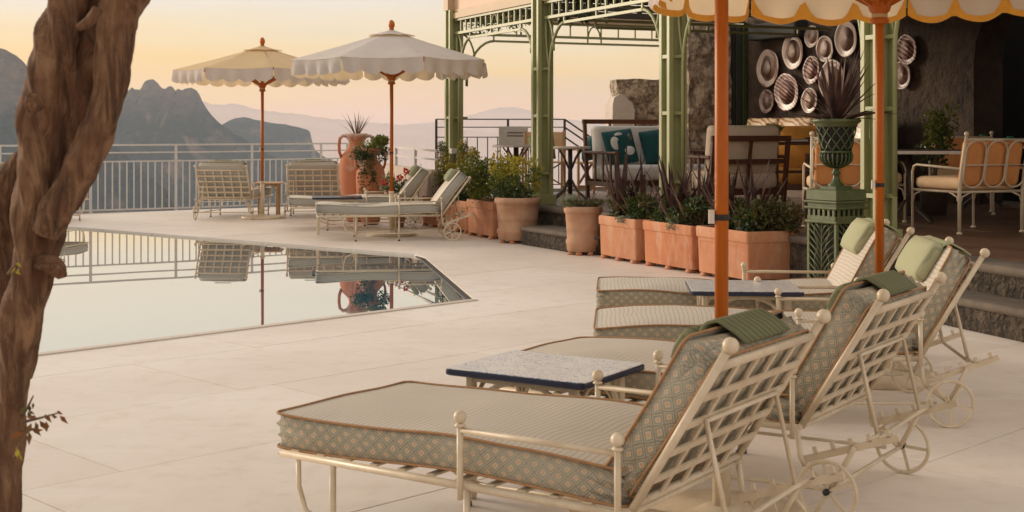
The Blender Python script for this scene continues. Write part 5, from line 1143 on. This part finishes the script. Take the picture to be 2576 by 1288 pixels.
sp = cs - EU * .18 + EV * .16; throw(Vector((sp.x, sp.y, TZ + .44)), EU, .46, M_['teal'], 'plain dark green pillow half hidden by the pergola column on the sofa', .28)
def director_chair(c, f, label):
    o = empty('folding_chair', Vector((c[0], c[1], TZ)), face(f), label, 'chair'); wd = M_['pale_wood']
    for sx in (-1, 1):
        for y in (-.22, .22): m = MB(); m.bar((sx * .27, y, 0), (sx * .27, y, .88 if y < 0 else .6), .03, .03, (0, 1, 0)); m.build('post', wd, o)
        m = MB(); m.bar((sx * .27, -.25, .615), (sx * .27, .25, .615), .05, .025); m.build('arm_rail', wd, o); m = MB(); m.bar((sx * .27, -.22, .1), (sx * .27, .22, .1), .025, .03); m.build('runner', wd, o)
    for a in (-1, 1): m = MB(); m.bar((-a * .26, -.02 * a, .12), (a * .26, -.02 * a, .43), .03, .02); m.build('cross_leg', wd, o)
    MB().box((0, 0, .44), (.54, .42, .02)).build('seat', M_['cushion_tan'], o); MB().box((0, -.235, .76), (.56, .012, .2)).build('back_sling', M_['cushion_tan'], o); return o
director_chair((.44, 18.9), (-.1, -1), 'pale wooden folding chair beyond the cafe tables'); throw(Vector((.42, 18.86, TZ + .46)), (-.1, -1), .36, M_['leaf_mid'], 'bright green leafy print pillow on the folding chair', .2)
director_chair((1.02, 18.6), (-.9, -.3), 'wooden folding chair between the cafe table and the sofa arm'); throw(Vector((1.06, 18.4, TZ + .46)), (-.9, -.3), .36, M_['teal'], 'teal and white pillow on the folding chair beside the sofa', .2, [(0, .02, .09, .07)])
bd = empty('menu_board', Vector((.02, 19.4, TZ)), face((-.1, -1)), 'grey notice board standing by the terrace railing', 'sign')
MB().box((0, 0, .80), (.42, .02, .28)).build('panel', M_['rail_grey'], bd)
for r_ in range(2):
    for k in range(9): MB().box((-.13 + k * .026, .0115, .85 - r_ * .045), (.018, .003, .022)).build('print_mark', M_['iron'], bd)
for sx in (-1, 1): MB().bar((sx * .19, 0, .68), (sx * .19, 0, 0), .02, .02, (0, 1, 0)).build('leg', M_['rail_grey'], bd)

# plates on the wall, bench, console
def wall_pt(px, py, s=4.55):
    a = (px - 1288) / F; t = (a * (P2.y + EV.y * s) - (P2.x + EV.x * s)) / (EU.x - a * EU.y); v = PG(t, s, 0); v.z = HC - (py - HY) * v.y / F; return v
PLT = [(1935, 172, 45, 2, 'oval cream glazed platter leftmost on the dark wall'), (1998, 130, 42, 2, 'swirled cream and brown platter high on the dark wall'), (2046, 92, 27, 0, 'small plain tan plate topmost on the dark wall'), (2079, 123, 32, 2, 'brown and gold dish right of the small topmost plate'), (2132, 98, 43, 0, 'large brown plate beside the pergola column'),
       (2045, 176, 33, 1, 'dark striped dish in the middle of the plate display'), (2095, 200, 48, 0, 'large plain brown oval platter behind the cordyline leaves'), (1982, 232, 47, 1, 'big reddish plate with wavy vertical stripes'), (1932, 255, 29, 3, 'small white plate with brown blotched rim, lowest left on the wall'), (2040, 253, 31, 4, 'small plate with a finely lined square centre, low on the wall'),
       (2285, 125, 36, 1, 'striped plate on the wall right of the green column'), (2272, 190, 33, 3, 'patterned plate half hidden by the green column')]
for px, py, r_, k, lab in PLT:
    v = wall_pt(px, py); r = 1.06 * r_ * v.y / F; o = empty('plate', v, RZ, lab, 'plate', 'ceramic plates on the dark wall'); rd = random.Random(px); wob = rd.uniform(.02, .05); ph = rd.uniform(0, 6)
    Mx = Matrix.Rotation(-math.pi / 2, 4, 'Y'); wf = lambda a, z: wob * math.sin(2 * a + ph) + .015 * math.sin(5 * a)
    b = MB().lathe([(r * .5, -.0), (r * .92, .012), (r, .03), (r * .985, .036), (r * .9, .030), (r * .66, .016)], 36, (0, 0, 0), wf).build('rim', PL[k if k != 4 else 0], o, True, Mx); MB().lathe([(r * .66, .0165), (r * .62, .010), (r * .3, .008), (r * .01, .008)], 32, (0, 0, 0), wf).build('well', PL[k], b, True)
bn = empty('wall_bench', PG(-.45, 4.1), RZ, 'long bench with block printed cushions along the plate wall', 'bench')
MB().box((0, 0, .2), (.62, 3.2, .40)).build('seat_base', M_['teak'], bn)
for k in range(4):
    MB().loft(soft(.30, .39, .12), (0, -1.18 + .79 * k, .40), 3).build('seat_cushion', M_['cushion_mustard'], bn, True)
    MB().loft(soft(.26, .385, .12), (0, 0, 0), 3).build('back_cushion', M_['bench_print'], bn, True, Matrix.Translation((.26, -1.18 + .79 * k, .79)) @ Matrix.Rotation(-R(80), 4, 'Y'))
cn = empty('console_table', Vector((3.32, 15.35, TZ)), .25, 'dark wooden console table behind the dark teak armchair', 'table')
bevel(MB().box((0, 0, .74), (.95, .42, .035)).build('table_top', M_['teak'], cn), .005, 1)
for sx in (-1, 1):
    for sy in (-1, 1): MB().box((sx * .43, sy * .17, .36), (.045, .045, .72)).build('leg', M_['teak'], cn)
MB().box((0, 0, .42), (.9, .38, .025)).build('shelf', M_['teak'], cn)
def on_console(x, y, z=.7575): return Vector((3.32, 15.35, TZ + z)) + Matrix.Rotation(.25, 3, 'Z') @ Vector((x, y, 0))
for k, (x, s_, lab) in enumerate(((-.12, (.24, .17, .03), 'brown book lying on the dark console table'), (.10, (.22, .16, .05), 'thick dark book stack on the dark console table'))):
    e = empty('book', on_console(x, 0), .3 + k, lab, 'book'); MB().box((0, 0, s_[2] / 2), s_).build('cover', [M_['book'], M_['iron']][k], e); MB().box((.004, 0, s_[2] / 2), (s_[0] - .004, s_[1] + .004, s_[2] * .7)).build('pages', M_['cushion_white'], e)
e = empty('fruit_bowl', on_console(.32, 0), 0, 'bowl of oranges at the end of the console table', 'bowl'); MB().lathe([(.05, 0), (.06, .01), (.12, .06), (.125, .065), (.115, .062), (.05, .02)], 20).build('bowl', M_['metal_white'], e, True)
for k in range(4): MB().ball((.045 * math.cos(k * 1.6), .045 * math.sin(k * 1.6), .07 + .02 * (k % 2)), .036, 10).build('orange', M_['trim'], e, True)
p = plant(on_console(-.36, .02), TZ + .7575, 'potted_herb', 'bright green herb pot on the left of the console table'); MB().lathe([(.045, 0), (.06, .09), (.065, .1)], 16).build('pot', M_['terra'], p, True); shrub(p, (0, 0, .14), (.11, .1, .08), 500, .03, [M_['leaf_mid']], 91, 6)
p = plant((4.42, 14.15), TZ, 'potted_plant', 'glossy green plant in the dim corner behind the dining table'); MB().lathe([(.12, 0), (.16, .3), (.17, .32)], 18).build('pot', M_['iron'], p, True); MB().tube([(0, 0, .3), (0, 0, .7)], .01, 6).build('stem', M_['rope'], p); shrub(p, (0, 0, .78), (.17, .16, .36), 1100, .05, [M_['leaf_dark'], M_['leaf_mid']], 92, 12)

# crown of unseen leaves and limbs over the vine, added to shade the deck
r5 = random.Random(17); ms = [MB(), MB(), MB()]
for k in range(150):
    x, y = r5.uniform(-3.6, .1), r5.uniform(1.2, 5.6); z = 2.35 + .10 * y + r5.uniform(0, .55)
    leaves(ms[k % 3], Vector((x, y, z)) - TO, (.30, .30, .14), 60, .09, r5, .45, .2)
for mm, mt in zip(ms, (M_['leaf_dark'], M_['leaf_mid'], M_['leaf_olive'])): mm.build('shade_crown', mt, tree)
for a_, b_ in (((-1.05, 3.2, 1.7), (-2.2, 3.8, 2.7)), ((-.85, 3.2, 1.7), (-.2, 3.6, 2.6)), ((-.85, 3.2, 1.7), (-.7, 4.9, 2.8))):
    MB().tube([Vector(a_) - TO, (Vector(a_) * .4 + Vector(b_) * .6) - TO + Vector((0, 0, .12)), Vector(b_) - TO], [.05, .035, .015], 8).build('branch', M_['bark'], tree, True)

# a few dry leaves blown onto the slabs
lf = MB().add([(0, 0, .004), (.012, .006, .012), (.03, 0, .005), (.012, -.007, .010)], [(0, 1, 2, 3)]).mesh('dry_leaf', M_['leaf_rust']); r6 = random.Random(31)
for k in range(9):
    c = G(2290 + r6.uniform(-20, 110), 900 + r6.uniform(-8, 34)); o = put('dry_leaf', lf); o.location = (c.x, c.y, .001); o.rotation_euler = (0, 0, r6.uniform(0, 6.28)); o.scale = (r6.uniform(.7, 1.2),) * 3
    tag(o, 'tiny dry brown leaf lying on the slabs beside the dark mossy step', 'leaf', 'dry leaves on the deck')
